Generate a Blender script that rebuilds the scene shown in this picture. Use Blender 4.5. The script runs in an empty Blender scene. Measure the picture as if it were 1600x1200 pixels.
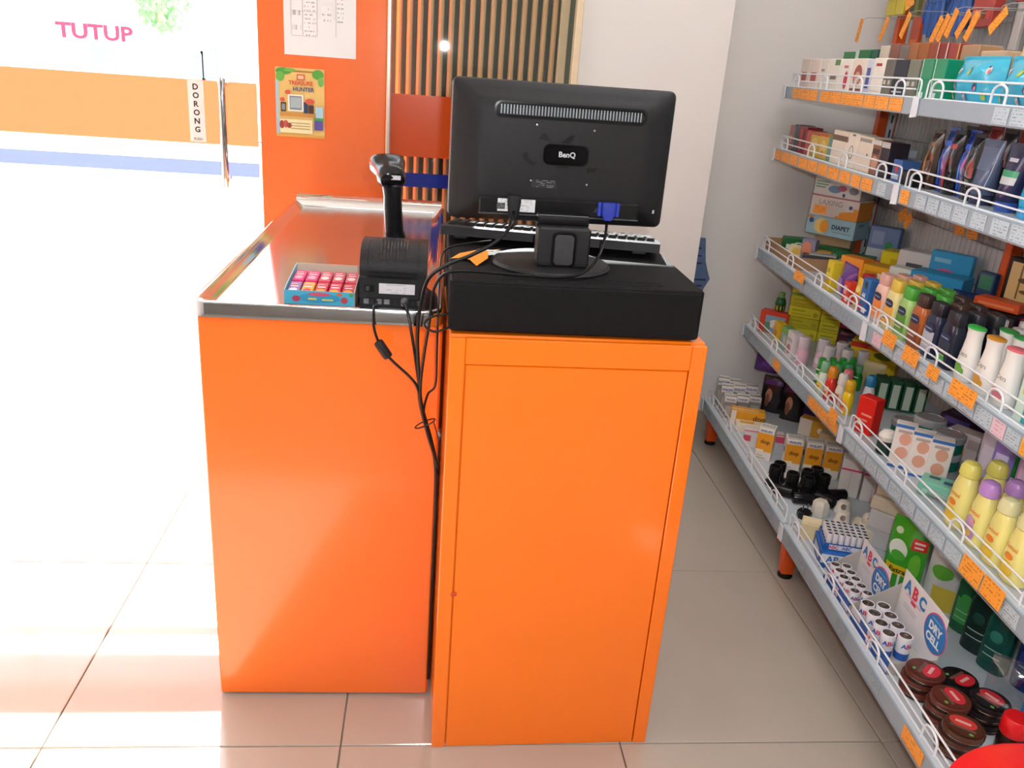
import bpy, math, random
from mathutils import Vector, Matrix, Euler
random.seed(7)
S = bpy.context.scene
COL = S.collection
R_ = math.radians
# ------------------------------------------------------------------ camera, world, lights, exposure
CAMH = 1.42
CAMX = [[0.9973318, 0.0572834, 0.0452528], [-0.021846, -0.3572873, 0.933739], [0.069656, -0.9322362, -0.3550826]]
cd = bpy.data.cameras.new('camera'); cam = bpy.data.objects.new('camera', cd); COL.objects.link(cam)
cd.sensor_width = 36; cd.lens = 1325 * 36 / 1600; cd.clip_start = .02
cam.matrix_world = Matrix(((CAMX[0][0], -CAMX[0][1], -CAMX[0][2], 0), (CAMX[1][0], -CAMX[1][1], -CAMX[1][2], 0),
                           (CAMX[2][0], -CAMX[2][1], -CAMX[2][2], CAMH), (0, 0, 0, 1)))
S.camera = cam
S.view_settings.view_transform = 'Standard'; S.view_settings.look = 'None'
S.view_settings.gamma = 1; S.view_settings.use_curve_mapping = False
S.view_settings.exposure = 0.22
S.cycles.caustics_reflective = False; S.cycles.caustics_refractive = False
S.cycles.max_bounces = 8
W = bpy.data.worlds.new('sky'); S.world = W; W.use_nodes = True
bg = W.node_tree.nodes['Background']; bg.inputs[0].default_value = (.86, .93, 1, 1); bg.inputs[1].default_value = 7.0
def lamp(name, typ, energy, loc, rot=(0, 0, 0), **kw):
    l = bpy.data.lights.new(name, typ); l.energy = energy
    for k, v in kw.items(): setattr(l, k, v)
    o = bpy.data.objects.new(name, l); o.location = loc; o.rotation_euler = rot; COL.objects.link(o); return o
sd = Vector((.26 * .743, -.966 * .743, -.669))
sun = lamp('sun', 'SUN', 28.0, (0, 0, 5), angle=R_(.6)); sun.rotation_euler = sd.to_track_quat('-Z', 'Y').to_euler()
lamp('camera_flash', 'POINT', 40.0, (.05, -.01, CAMH + .06), shadow_soft_size=.015, color=(.98, .98, 1))
for lx, ly in ((.75, 1.9), (-.2, -.7), (-.3, -2.1)):
    lamp('unseen_ceiling_tube', 'AREA', 12.0, (lx, ly, 2.78), shape='RECTANGLE', size=1.2, size_y=.3, color=(.97, .99, 1))  # unseen tubes; the one near the storefront added to brighten its wall
# ------------------------------------------------------------------ materials
def lin(h):
    c = [int(h[i:i + 2], 16) / 255 for i in (0, 2, 4)]
    return tuple(x / 12.92 if x <= .04045 else ((x + .055) / 1.055) ** 2.4 for x in c) + (1,)
MATS = {}
def mat(h, rough=.45, metal=0, var=.06, coat=0, bump=0, scale=30, trans=0, alpha=1):
    k = (h, rough, metal, var, coat, bump, scale, trans, alpha)
    if k in MATS: return MATS[k]
    m = bpy.data.materials.new('surface_' + h); m.use_nodes = True
    t = m.node_tree; n = t.nodes; p = n['Principled BSDF']
    c = lin(h)
    p.inputs['Roughness'].default_value = rough; p.inputs['Metallic'].default_value = metal
    if not metal and max(c[:3]) < .02: p.inputs['Specular IOR Level'].default_value = .28
    p.inputs['Coat Weight'].default_value = coat; p.inputs['Coat Roughness'].default_value = .08
    tc = n.new('ShaderNodeTexCoord'); no = n.new('ShaderNodeTexNoise'); no.inputs['Scale'].default_value = scale
    t.links.new(tc.outputs['Object'], no.inputs['Vector'])
    mx = n.new('ShaderNodeMix'); mx.data_type = 'RGBA'
    mx.inputs[6].default_value = tuple(x * (1 - var) for x in c[:3]) + (1,)
    mx.inputs[7].default_value = tuple(min(1, x * (1 + var)) for x in c[:3]) + (1,)
    t.links.new(no.outputs[0], mx.inputs[0]); t.links.new(mx.outputs[2], p.inputs['Base Color'])
    if bump:
        b = n.new('ShaderNodeBump'); b.inputs['Strength'].default_value = bump; b.inputs['Distance'].default_value = .002
        n2 = n.new('ShaderNodeTexNoise'); n2.inputs['Scale'].default_value = 600
        t.links.new(tc.outputs['Object'], n2.inputs['Vector'])
        t.links.new(n2.outputs[0], b.inputs['Height']); t.links.new(b.outputs[0], p.inputs['Normal'])
    if trans:
        o = n['Material Output']; tr = n.new('ShaderNodeBsdfTranslucent'); ms = n.new('ShaderNodeMixShader')
        t.links.new(mx.outputs[2], tr.inputs[0]); ms.inputs[0].default_value = trans
        t.links.new(p.outputs[0], ms.inputs[1]); t.links.new(tr.outputs[0], ms.inputs[2]); t.links.new(ms.outputs[0], o.inputs[0])
    if alpha < 1: p.inputs['Alpha'].default_value = alpha
    MATS[k] = m; return m
def glassmat(name, tint, gloss=.08, rough=.02):
    m = bpy.data.materials.new(name); m.use_nodes = True; t = m.node_tree; n = t.nodes
    n.remove(n['Principled BSDF']); o = n['Material Output']
    tr = n.new('ShaderNodeBsdfTransparent'); tr.inputs[0].default_value = tint
    g = n.new('ShaderNodeBsdfGlossy'); g.inputs['Roughness'].default_value = rough
    f = n.new('ShaderNodeFresnel'); f.inputs[0].default_value = 1.45
    a = n.new('ShaderNodeMath'); a.operation = 'MULTIPLY_ADD'; a.inputs[2].default_value = gloss * .3
    ge = n.new('ShaderNodeNewGeometry'); iv = n.new('ShaderNodeMath'); iv.operation = 'SUBTRACT'; iv.inputs[0].default_value = 1; t.links.new(ge.outputs['Backfacing'], iv.inputs[1]); t.links.new(iv.outputs[0], a.inputs[1])
    ms = n.new('ShaderNodeMixShader')
    t.links.new(f.outputs[0], a.inputs[0]); t.links.new(a.outputs[0], ms.inputs[0])
    t.links.new(tr.outputs[0], ms.inputs[1]); t.links.new(g.outputs[0], ms.inputs[2]); t.links.new(ms.outputs[0], o.inputs[0])
    return m
def tagmat(h, ink, lines=4.0, words=14.0, axes='yz'):
    k = ('tag', h, ink, lines, words, axes)
    if k in MATS: return MATS[k]
    m = bpy.data.materials.new('printed_card_' + h); m.use_nodes = True; t = m.node_tree; n = t.nodes; p = n['Principled BSDF']
    p.inputs['Roughness'].default_value = .4
    tc = n.new('ShaderNodeTexCoord'); sp = n.new('ShaderNodeSeparateXYZ'); t.links.new(tc.outputs['Generated'], sp.inputs[0])
    ix = {'x': 0, 'y': 1, 'z': 2}
    u, v = sp.outputs[ix[axes[0]]], sp.outputs[ix[axes[1]]]
    oi = n.new('ShaderNodeObjectInfo')
    def M(op, a, b=None, c=None):
        q = n.new('ShaderNodeMath'); q.operation = op
        for i, z in enumerate((a, b, c)):
            if z is None: continue
            if isinstance(z, (int, float)): q.inputs[i].default_value = z
            else: t.links.new(z, q.inputs[i])
        return q.outputs[0]
    vs = M('MULTIPLY', v, lines); row = M('FLOOR', vs); fr = M('FRACT', vs)
    inrow = M('MULTIPLY', M('GREATER_THAN', fr, .35), M('LESS_THAN', fr, .68))
    cb = n.new('ShaderNodeCombineXYZ'); t.links.new(M('MULTIPLY', u, words), cb.inputs[0])
    t.links.new(M('MULTIPLY', row, 7.3), cb.inputs[1]); t.links.new(M('MULTIPLY', oi.outputs['Random'], 40), cb.inputs[2])
    no = n.new('ShaderNodeTexNoise'); no.inputs['Scale'].default_value = 1.0; no.inputs['Detail'].default_value = 1
    t.links.new(cb.outputs[0], no.inputs['Vector'])
    ink_m = M('MULTIPLY', inrow, M('GREATER_THAN', no.outputs[0], .52))
    mar = M('MULTIPLY', M('GREATER_THAN', u, .08), M('LESS_THAN', u, .92))
    mx = n.new('ShaderNodeMix'); mx.data_type = 'RGBA'; mx.inputs[6].default_value = lin(h); mx.inputs[7].default_value = lin(ink)
    t.links.new(M('MULTIPLY', M('MULTIPLY', ink_m, mar), .6), mx.inputs[0]); t.links.new(mx.outputs[2], p.inputs['Base Color'])
    MATS[k] = m; return m
# ------------------------------------------------------------------ mesh helpers
def spow(a, e): return math.copysign(abs(a) ** e, a)
class MB:
    def __init__(s): s.v = []; s.f = []; s.m = []
    def add(s, vs, fs, mi=0):
        b = len(s.v); s.v += [tuple(x) for x in vs]
        for f in fs: s.f.append(tuple(i + b for i in f)); s.m.append(mi)
        return s
    def box(s, c, d, b=0, mi=0, rz=0):
        hx, hy, hz = d[0] / 2, d[1] / 2, d[2] / 2
        cs, sn = math.cos(rz), math.sin(rz)
        def P(x, y, z): return (c[0] + x * cs - y * sn, c[1] + x * sn + y * cs, c[2] + z)
        if b <= 0:
            vs = [P(x * hx, y * hy, z * hz) for x in (-1, 1) for y in (-1, 1) for z in (-1, 1)]
            return s.add(vs, [(0, 1, 3, 2), (4, 6, 7, 5), (0, 4, 5, 1), (2, 3, 7, 6), (0, 2, 6, 4), (1, 5, 7, 3)], mi)
        b = min(b, hx * .9, hy * .9, hz * .9); vs = []; ID = {}
        for x in (-1, 1):
            for y in (-1, 1):
                for z in (-1, 1):
                    for a in range(3):
                        q = [x * (hx - b), y * (hy - b), z * (hz - b)]; q[a] = (x, y, z)[a] * (hx, hy, hz)[a]
                        ID[x, y, z, a] = len(vs); vs.append(P(*q))
        fs = []
        for a in range(3):
            o = [i for i in range(3) if i != a]
            for sg in (-1, 1):
                L = []
                for p_, q_ in ((-1, -1), (1, -1), (1, 1), (-1, 1)):
                    k = [0, 0, 0]; k[a] = sg; k[o[0]] = p_; k[o[1]] = q_; L.append(ID[k[0], k[1], k[2], a])
                fs.append(L)
            for p_ in (-1, 1):
                for q_ in (-1, 1):
                    L = []
                    for t_, ax in ((-1, o[0]), (1, o[0]), (1, o[1]), (-1, o[1])):
                        k = [0, 0, 0]; k[a] = t_; k[o[0]] = p_; k[o[1]] = q_; L.append(ID[k[0], k[1], k[2], ax])
                    fs.append(L)
        for x in (-1, 1):
            for y in (-1, 1):
                for z in (-1, 1): fs.append([ID[x, y, z, a] for a in range(3)])
        return s.add(vs, fs, mi)
    def loft(s, secs, n=20, mi=0, caps=True, axis=None, mis=None):
        # secs: (z, rx, ry, exponent, cx, cy)
        vs = []; fs = []
        for q in secs:
            z, rx, ry = q[:3]; e = q[3] if len(q) > 3 else 2; cx = q[4] if len(q) > 4 else 0; cy = q[5] if len(q) > 5 else 0
            for i in range(n):
                a = 2 * math.pi * i / n
                vs.append((cx + rx * spow(math.cos(a), 2 / e), cy + ry * spow(math.sin(a), 2 / e), z))
        b = len(s.v); s.v += [axis @ Vector(v) if axis else v for v in vs]; s.v = [tuple(v) for v in s.v]
        for k in range(len(secs) - 1):
            for i in range(n):
                j = (i + 1) % n
                s.f.append((b + k * n + i, b + k * n + j, b + k * n + n + j, b + k * n + n + i)); s.m.append(mis[k] if mis else mi)
        if caps:
            s.f.append(tuple(b + i for i in reversed(range(n)))); s.m.append(mis[0] if mis else mi)
            s.f.append(tuple(b + (len(secs) - 1) * n + i for i in range(n))); s.m.append(mis[-1] if mis else mi)
        return s
    def lathe(s, prof, n=20, mi=0, c=(0, 0, 0), mis=None, caps=True, axis=None):
        return s.loft([(z + c[2], r, r, 2, c[0], c[1]) for r, z in prof], n, mi, caps, axis, mis)
    def tube(s, path, r, n=6, mi=0, sub=0, closed=False, caps=True):
        P = [Vector(p) for p in path]
        if sub: P = smooth(P, sub, closed)
        m = len(P); vs = []
        up = None
        for i, p in enumerate(P):
            if closed: t = P[(i + 1) % m] - P[i - 1]
            else: t = P[min(i + 1, m - 1)] - P[max(i - 1, 0)]
            t.normalize()
            if up is None:
                up = Vector((0, 0, 1)) if abs(t.z) < .9 else Vector((1, 0, 0))
            a = t.cross(up); a.normalize(); up = a.cross(t); up.normalize()
            for k in range(n):
                w = 2 * math.pi * k / n; vs.append(p + (a * math.cos(w) + up * math.sin(w)) * r)
        fs = []
        for i in range(m if closed else m - 1):
            i2 = (i + 1) % m
            for k in range(n):
                k2 = (k + 1) % n; fs.append((i * n + k, i * n + k2, i2 * n + k2, i2 * n + k))
        if not closed and caps: fs += [tuple(reversed(range(n))), tuple((m - 1) * n + k for k in range(n))]
        return s.add(vs, fs, mi)
    def prism(s, poly, lo, hi, ax='z', mi=0):
        n = len(poly); vs = []
        for w in (lo, hi):
            for a, b in poly:
                vs.append({'z': (a, b, w), 'x': (w, a, b), 'y': (a, w, b)}[ax])
        fs = [tuple(reversed(range(n))), tuple(range(n, 2 * n))] + [(i, (i + 1) % n, n + (i + 1) % n, n + i) for i in range(n)]
        return s.add(vs, fs, mi)
    def build(s, name, mats, parent=None, loc=(0, 0, 0), rot=(0, 0, 0), kind=None, smooth_=True):
        me = bpy.data.meshes.new(name); me.from_pydata(s.v, [], s.f)
        if not isinstance(mats, (list, tuple)): mats = [mats]
        for m in mats: me.materials.append(m)
        if len(mats) > 1: me.polygons.foreach_set('material_index', s.m)
        import bmesh
        bm = bmesh.new(); bm.from_mesh(me); bmesh.ops.recalc_face_normals(bm, faces=bm.faces); bm.to_mesh(me); bm.free()
        if smooth_:
            me.shade_smooth(); me.set_sharp_from_angle(angle=.6)
        o = bpy.data.objects.new(name, me); COL.objects.link(o)
        o.location = loc; o.rotation_euler = rot if isinstance(rot, (tuple, list, Euler)) else (0, 0, rot)
        if parent: o.parent = parent
        if kind: o['kind'] = kind
        return o
def smooth(P, sub, closed=False):
    out = []; m = len(P)
    for i in range(m if closed else m - 1):
        if closed: a, b, c, d = P[i - 1], P[i], P[(i + 1) % m], P[(i + 2) % m]
        else: a, b, c, d = P[max(i - 1, 0)], P[i], P[i + 1], P[min(i + 2, m - 1)]
        for k in range(sub):
            t = k / sub
            out.append(.5 * ((2 * b) + (c - a) * t + (2 * a - 5 * b + 4 * c - d) * t * t + (3 * b - a - 3 * c + d) * t ** 3))
    if not closed: out.append(P[-1])
    return out
def tag(o, label, cat, group=None):
    o['label'] = label; o['category'] = cat
    if group: o['group'] = group
    return o
def thing(name, label, cat, loc=(0, 0, 0), rz=0, group=None, rx=0, ry=0):
    o = bpy.data.objects.new(name, None); o.empty_display_size = .02; COL.objects.link(o)
    o.location = loc; o.rotation_euler = (rx, ry, rz); return tag(o, label, cat, group)
KIDS = {}
def dup(r, loc, rz=None, label=None, group=None):
    c = r.copy(); COL.objects.link(c); c.location = loc
    if rz is not None: c.rotation_euler = (r.rotation_euler[0], r.rotation_euler[1], rz)
    if label: c['label'] = label
    if group: c['group'] = group
    for ch in list(r.children):
        d = ch.copy(); COL.objects.link(d); d.parent = c
        for g in list(ch.children):
            e = g.copy(); COL.objects.link(e); e.parent = d
    return c
def struct(name, mb, m, loc=(0, 0, 0), rz=0):
    return mb.build(name, m, None, loc, (0, 0, rz), 'structure')
TXT = {}
def textgeo(st, bold=.0):
    k = (st, bold)
    if k in TXT: return TXT[k]
    c = bpy.data.curves.new('lettering', 'FONT'); c.body = st; c.align_x = 'CENTER'; c.align_y = 'CENTER'
    c.offset = bold; c.resolution_u = 3; c.size = 1
    o = bpy.data.objects.new('lettering', c); COL.objects.link(o)
    dg = bpy.context.evaluated_depsgraph_get(); e = o.evaluated_get(dg); me = e.to_mesh()
    vs = [tuple(v.co) for v in me.vertices]; fs = [tuple(p.vertices) for p in me.polygons]
    e.to_mesh_clear(); bpy.data.objects.remove(o); bpy.data.curves.remove(c)
    xs = [v[0] for v in vs]; ys = [v[1] for v in vs]
    x0, x1, y0, y1 = min(xs), max(xs), min(ys), max(ys); h = y1 - y0
    TXT[k] = ([((v[0] - (x0 + x1) / 2) / h, (v[1] - (y0 + y1) / 2) / h) for v in vs], fs, (x1 - x0) / h)
    return TXT[k]
def boxfaces(w, d, h):
    X, Y, Z = Vector((1, 0, 0)), Vector((0, 1, 0)), Vector((0, 0, 1))
    return {'F': (Vector((0, -d / 2, h / 2)), X, Z, -Y, w, h), 'B': (Vector((0, d / 2, h / 2)), -X, Z, Y, w, h),
            'R': (Vector((w / 2, 0, h / 2)), Y, Z, X, d, h), 'L': (Vector((-w / 2, 0, h / 2)), -Y, Z, -X, d, h),
            'T': (Vector((0, 0, h)), X, Y, Z, w, d)}
def flatmap(fr):
    c, U, V, N, w, h = fr
    return (lambda u, v, o: c + U * ((u - .5) * w) + V * ((v - .5) * h) + N * o), w, h
def secmap(secs, z0, z1, span, wide):
    def at(z):
        for a, b in zip(secs, secs[1:]):
            if a[0] <= z <= b[0] and b[0] > a[0]:
                t = (z - a[0]) / (b[0] - a[0]); A = list(a) + [2, 0, 0][len(a) - 3:]; B = list(b) + [2, 0, 0][len(b) - 3:]
                return [A[i] + (B[i] - A[i]) * t for i in range(6)]
        return list(secs[-1]) + [2, 0, 0][len(secs[-1]) - 3:]
    def f(u, v, o):
        z = z0 + (z1 - z0) * v; q = at(z); a = -math.pi / 2 + (u - .5) * span
        return Vector((q[4] + (q[1] + o) * spow(math.cos(a), 2 / q[3]), q[5] + (q[2] + o) * spow(math.sin(a), 2 / q[3]), z))
    return f, wide, z1 - z0
def printed(root, maps, items, n=1, rough=.4):
    # items: (face,'r',u0,v0,u1,v1,col) (face,'e',cu,cv,ru,rv,col) (face,'t',text,cu,cv,size,col[,bold]) sizes as fractions
    pm = MB(); pmats = []; tm = {}
    for i, it in enumerate(items):
        mp, w, h = maps[it[0]]; off = .0005 + .00015 * i
        if it[1] == 't':
            st, cu, cv, sz, hexc = it[2:7]; bold = it[7] if len(it) > 7 else .02
            vs, fs, asp = textgeo(st, bold); k = sz
            b = tm.setdefault(hexc, MB())
            b.add([mp(cu + x * k * h / w, cv + y * k, off + (.0014 if n > 1 else 0)) for x, y in vs], fs)
            continue
        hexc = it[6]; m = mat(hexc, rough)
        if m not in pmats: pmats.append(m)
        mi = pmats.index(m)
        if it[1] == 'r':
            u0, v0, u1, v1 = it[2:6]; nu = n; nv = max(1, n // 2)
            vs = [mp(u0 + (u1 - u0) * a / nu, v0 + (v1 - v0) * b / nv, off) for b in range(nv + 1) for a in range(nu + 1)]
            pm.add(vs, [(b * (nu + 1) + a, b * (nu + 1) + a + 1, (b + 1) * (nu + 1) + a + 1, (b + 1) * (nu + 1) + a) for b in range(nv) for a in range(nu)], mi)
        else:
            cu, cv, ru, rv = it[2:6]; N = 18
            vs = [mp(cu, cv, off)] + [mp(cu + ru * r * math.cos(2 * math.pi * k / N), cv + rv * r * math.sin(2 * math.pi * k / N), off) for r in (.5, 1) for k in range(N)]
            fs = [(0, 1 + k, 1 + (k + 1) % N) for k in range(N)] + [(1 + k, 1 + N + k, 1 + N + (k + 1) % N, 1 + (k + 1) % N) for k in range(N)]
            pm.add(vs, fs, mi)
    if pm.f: pm.build('printed_panel', pmats, root, smooth_=n > 1)
    for hexc, b in tm.items(): b.build('lettering', mat(hexc, .4), root, smooth_=False)
AISLE = -math.pi / 2
def carton(name, label, cat, x, y, z, w, d, h, col, prints=(), rz=AISLE, group=None, rough=.4, tilt=0, flap=True, rx=0):
    r = thing(name, label, cat, (x, y, z), rz, group, rx, tilt)
    MB().box((0, 0, h / 2), (w, d, h), min(.0015, h * .1)).build('body', mat(col, rough), r)
    if flap and min(w, d) > .02:
        t = .0006; MB().box((0, -d * .02, h + t / 2), (w * .94, d * .9, t)).build('top_flap', mat(col, rough), r)
    ps = []
    for p in prints: ps.append(p)
    if ps:
        mp = {k: flatmap(v) for k, v in boxfaces(w, d, h).items()}
        mp['T'] = flatmap((Vector((0, 0, h + .0007)),) + boxfaces(w, d, h)['T'][1:])
        printed(r, mp, ps)
    return r
def lofted(name, label, cat, loc, parts, prints=(), wrap=None, rz=AISLE, group=None, rx=0, ry=0, n=20):
    # parts: (part name, sections, colour, roughness)
    r = thing(name, label, cat, loc, rz, group, rx, ry)
    for pn, secs, col, rg in parts:
        m = col if not isinstance(col, str) else mat(col, rg)
        MB().loft(secs, n).build(pn, m, r)
    if prints:
        printed(r, {'C': secmap(*wrap)}, prints, n=6)
    return r
CLEAR = glassmat('clear_plastic', (.93, .95, .97, 1), .3, .1)
def pouch(name, label, cat, loc, w, h, t, col, prints=(), rz=AISLE, group=None, rough=.25, clear=False, rx=0, ry=0, seed=0, seal=None):
    rnd = random.Random(seed); r = thing(name, label, cat, loc, rz, group, rx, ry)
    nx, nz = 8, 10; ph = rnd.random() * 6
    def thick(u, v): return t / 2 * (max(0, math.sin(math.pi * min(1, max(0, u)))) ** .5) * (math.sin(math.pi * min(1, .12 + v * .88)) ** .6) * (1 + .18 * math.sin(9 * u + ph) * math.sin(7 * v + ph))
    b = MB()
    for sg in (-1, 1):
        vs = [((i / nx - .5) * w, sg * (thick(i / nx, k / nz) + .0008), h * .94 * k / nz) for k in range(nz + 1) for i in range(nx + 1)]
        b.add(vs, [(k * (nx + 1) + i, k * (nx + 1) + i + 1, (k + 1) * (nx + 1) + i + 1, (k + 1) * (nx + 1) + i) for k in range(nz) for i in range(nx)])
    b.build('film', CLEAR if clear else mat(col, rough, coat=.5), r)
    MB().box((0, 0, h * .965), (w * .985, .003, h * .07), .0008).build('seal', CLEAR if clear else mat(seal or col, rough), r)
    if prints:
        def mp(u, v, o): return Vector(((u - .5) * w, -thick(u, v) - .001 - o, h * .94 * v))
        printed(r, {'F': (mp, w, h * .94)}, prints, n=6, rough=.3)
    return r
ORD = ['first', 'second', 'third', 'fourth', 'fifth', 'sixth', 'seventh', 'eighth', 'ninth', 'tenth']
# ------------------------------------------------------------------ setting: floor, walls, storefront, outside
WALL = mat('e6e2de', .5, var=.03, scale=4); WHITE = mat('e9e7e2', .5); CREAM = mat('e6cfae', .35)
ORANGE = mat('f87424', .22, var=.02, coat=.3, scale=6); CHROME = mat('dfe2e6', .07, 1, var=.02); STEEL = mat('c9ccd1', .17, 1, var=.04, scale=18)
BLACK = mat('1b1b1d', .45, bump=.25, var=.1); BLACKG = mat('161618', .25); GROUT = mat('a09788', .8)
FY = R_(3.5)
def sf(p): return (0, 2.98, 0)
def SF(name, mb, m, parent=None, kind=None): return mb.build(name, m, parent, (0, 2.98, 0) if parent is None else (0, 0, 0), (0, 0, FY if parent is None else 0), kind)
fl = struct('floor', MB().box((-.55, .2, -.03), (4.6, 6.8, .04)), GROUT)
TILE = mat('b3aa9e', .13, var=.05, scale=5)
tm = MB().box((0, 0, 0), (.619, .697, .012), .0015); t0 = None
for i in range(-5, 4):
    for j in range(-6, 4):
        u, v = -.155 + .622 * i + .311, 1.468 + .70 * j - .35
        if t0 is None: t0 = o = tm.build('tile', TILE, fl)
        else: o = t0.copy(); COL.objects.link(o)
        o.location = (u * math.cos(FY) - v * math.sin(FY) + 0, u * math.sin(FY) + v * math.cos(FY), -.006); o.rotation_euler = (0, 0, FY); o.parent = fl
struct('ceiling', MB().box((-.55, .2, 2.95), (4.6, 6.8, .1)), WHITE)
struct('wall_right', MB().box((1.60, .2, 1.45), (.1, 6.8, 2.9)), WALL)
struct('wall_left', MB().box((-2.75, .1, 1.45), (.1, 6.2, 2.9)), WALL)
struct('wall_rear', MB().box((-.55, -3.15, 1.45), (4.4, .1, 2.9)), mat('77706a', .6, var=.2, scale=3))  # unseen wall, darkened so the chrome reflects a dark shop
struct('wall_back', MB().box((1.1, 3.40, 1.45), (1.0, .16, 2.9)), WALL)
struct('wall_front', MB().box((.5375, .16, 1.45), (.505, .30, 2.9)), WALL, (0, 2.98, 0), FY)
struct('baseboard_back', MB().box((1.16, 3.312, .045), (.72, .014, .09), .002), mat('a89d8e', .3))
struct('trim_1', MB().box((.274, .0, 1.25), (.022, .05, 2.5), .003), CREAM, (0, 2.98, 0), FY)
struct('trim_2', MB().box((-1.2, .02, 2.62), (3.0, .08, .66)), WALL, (0, 2.98, 0), FY)
# glass parts of the storefront
GLASS = glassmat('shop_glass', (.97, .99, .98, 1), .1)
FILM = mat('fb8168', .3, trans=.9, var=.02); FILMB_LIT = mat('888ca6', .3, trans=.85, var=.02); FILMR_SHADE = mat('d4531c', .25, trans=.2, var=.02)  # same film twice: sunlit door copy pale, shaded window copy dark
def pane(root, x0, x1, film=FILM, z1=2.28, filmb=FILMB_LIT):
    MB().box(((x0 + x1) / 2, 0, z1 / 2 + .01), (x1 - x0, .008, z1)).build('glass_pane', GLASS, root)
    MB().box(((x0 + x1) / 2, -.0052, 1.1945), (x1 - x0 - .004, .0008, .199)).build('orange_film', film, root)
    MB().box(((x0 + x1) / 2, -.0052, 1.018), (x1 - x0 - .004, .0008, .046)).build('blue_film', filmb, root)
def sroot(name):
    o = bpy.data.objects.new(name, None); COL.objects.link(o); o.location = (0, 2.98, 0); o.rotation_euler = (0, 0, FY); o['kind'] = 'structure'; return o
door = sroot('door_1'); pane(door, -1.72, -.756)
h = MB().tube([(-.855, -.006, 1.29), (-.855, -.05, 1.29), (-.855, -.062, 1.30), (-.855, -.066, 1.27), (-.855, -.066, 1.0), (-.855, -.062, .975), (-.855, -.05, .985), (-.855, -.006, .985)], .0125, 12)
h.build('door_handle', CHROME, door)
st = MB().box((-.951, -.0066, 1.196), (.05, .001, .192)).build('push_sticker', mat('efe6e6', .4), door)
for i, ch in enumerate('DORONG'):
    vs, fs, a = textgeo(ch, .03); z = 1.272 - i * .0265
    MB().add([(-.951 + x * .0185, -.0076, z + y * .0185) for x, y in vs], fs).build('lettering', mat('24222c', .4), st, smooth_=False)
vs, fs, a = textgeo('PUSH', .02)
MB().add([(-.951 + x * .0085, -.0076, 1.109 + y * .0085) for x, y in vs], fs).build('lettering', mat('7a7484', .4), st, smooth_=False)
sg = MB().box((-1.247, -.0066, 1.4135), (.262, .001, .075)).build('closed_sign', GLASS, door)
vs, fs, a = textgeo('TUTUP', .035)
MB().add([(-1.247 + x * .232 / a, -.0076, 1.4135 + y * .046) for x, y in vs], fs).build('lettering', mat('e83c56', .4, trans=.32), sg, smooth_=False)
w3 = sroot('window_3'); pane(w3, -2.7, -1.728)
MB().box((-1.724, 0, 1.15), (.008, .03, 2.3)).build('edge_seal', mat('d8dadb', .3), w3)
w1 = sroot('window_1')
MB().box((-.546, 0, 1.15), (.408, .014, 2.3), .002).build('orange_panel', mat('f4763e', .2, var=.02, coat=.3), w1)  # orange lightened to take in the lens flare veil
MB().box((-.334, -.004, 1.15), (.012, .03, 2.3), .002).build('edge_profile', mat('cfc8c2', .25, .6), w1)
w2 = sroot('window_2'); pane(w2, -.327, .262, FILMR_SHADE, 2.28, mat('1c2f8c', .2, trans=.1))  # film colours darkened here for the missing backlight
# paper sheet and poster on the orange panel
pp = thing('price_sheet', 'large white printed sheet taped high on the orange panel', 'paper', (-.552, 2.98 - .0335 - .008, 1.39), FY)
MB().box((0, 0, .16), (.226, .0012, .32)).build('sheet', tagmat('ece8ea', 'e3dfe2', 1, 1, 'xz'), pp)
for (x0, x1, z0, z1, lines) in ((-.088, -.055, .06, .32, 6), (-.052, -.010, .055, .32, 22), (.004, .038, .10, .15, 3), (.002, .04, .165, .22, 3), (.052, .076, .10, .31, 16)):
    MB().box(((x0 + x1) / 2, -.001, (z0 + z1) / 2), (x1 - x0, .0004, z1 - z0)).build('printed_table', tagmat('ece8ea', '77737c', lines, 6, 'xz'), pp)
for x in (-.09, -.054, -.009, .05): MB().box((x, -.0013, .19), (.0007, .0004, .26)).build('table_rule', mat('9a949a'), pp)
for z in (.058, .13, .20, .27): MB().box((-.049, -.0013, z), (.08, .0004, .0007)).build('table_rule', mat('9a949a'), pp)
MB().box((.064, -.0016, .178), (.024, .0004, .012)).build('red_stamp', mat('e2543c'), pp)
po = thing('promotion_poster', 'small colourful game poster with red and blue title on the orange panel', 'poster', (-.618, 2.98 - .0378 - .008, 1.135), FY)
MB().box((0, 0, .108), (.156, .0012, .216)).build('sheet', mat('e8bf74', .35, var=.12, scale=18), po)
pm = {'F': flatmap((Vector((0, -.0007, .108)), Vector((1, 0, 0)), Vector((0, 0, 1)), Vector((0, -1, 0)), .156, .216))}
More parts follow.
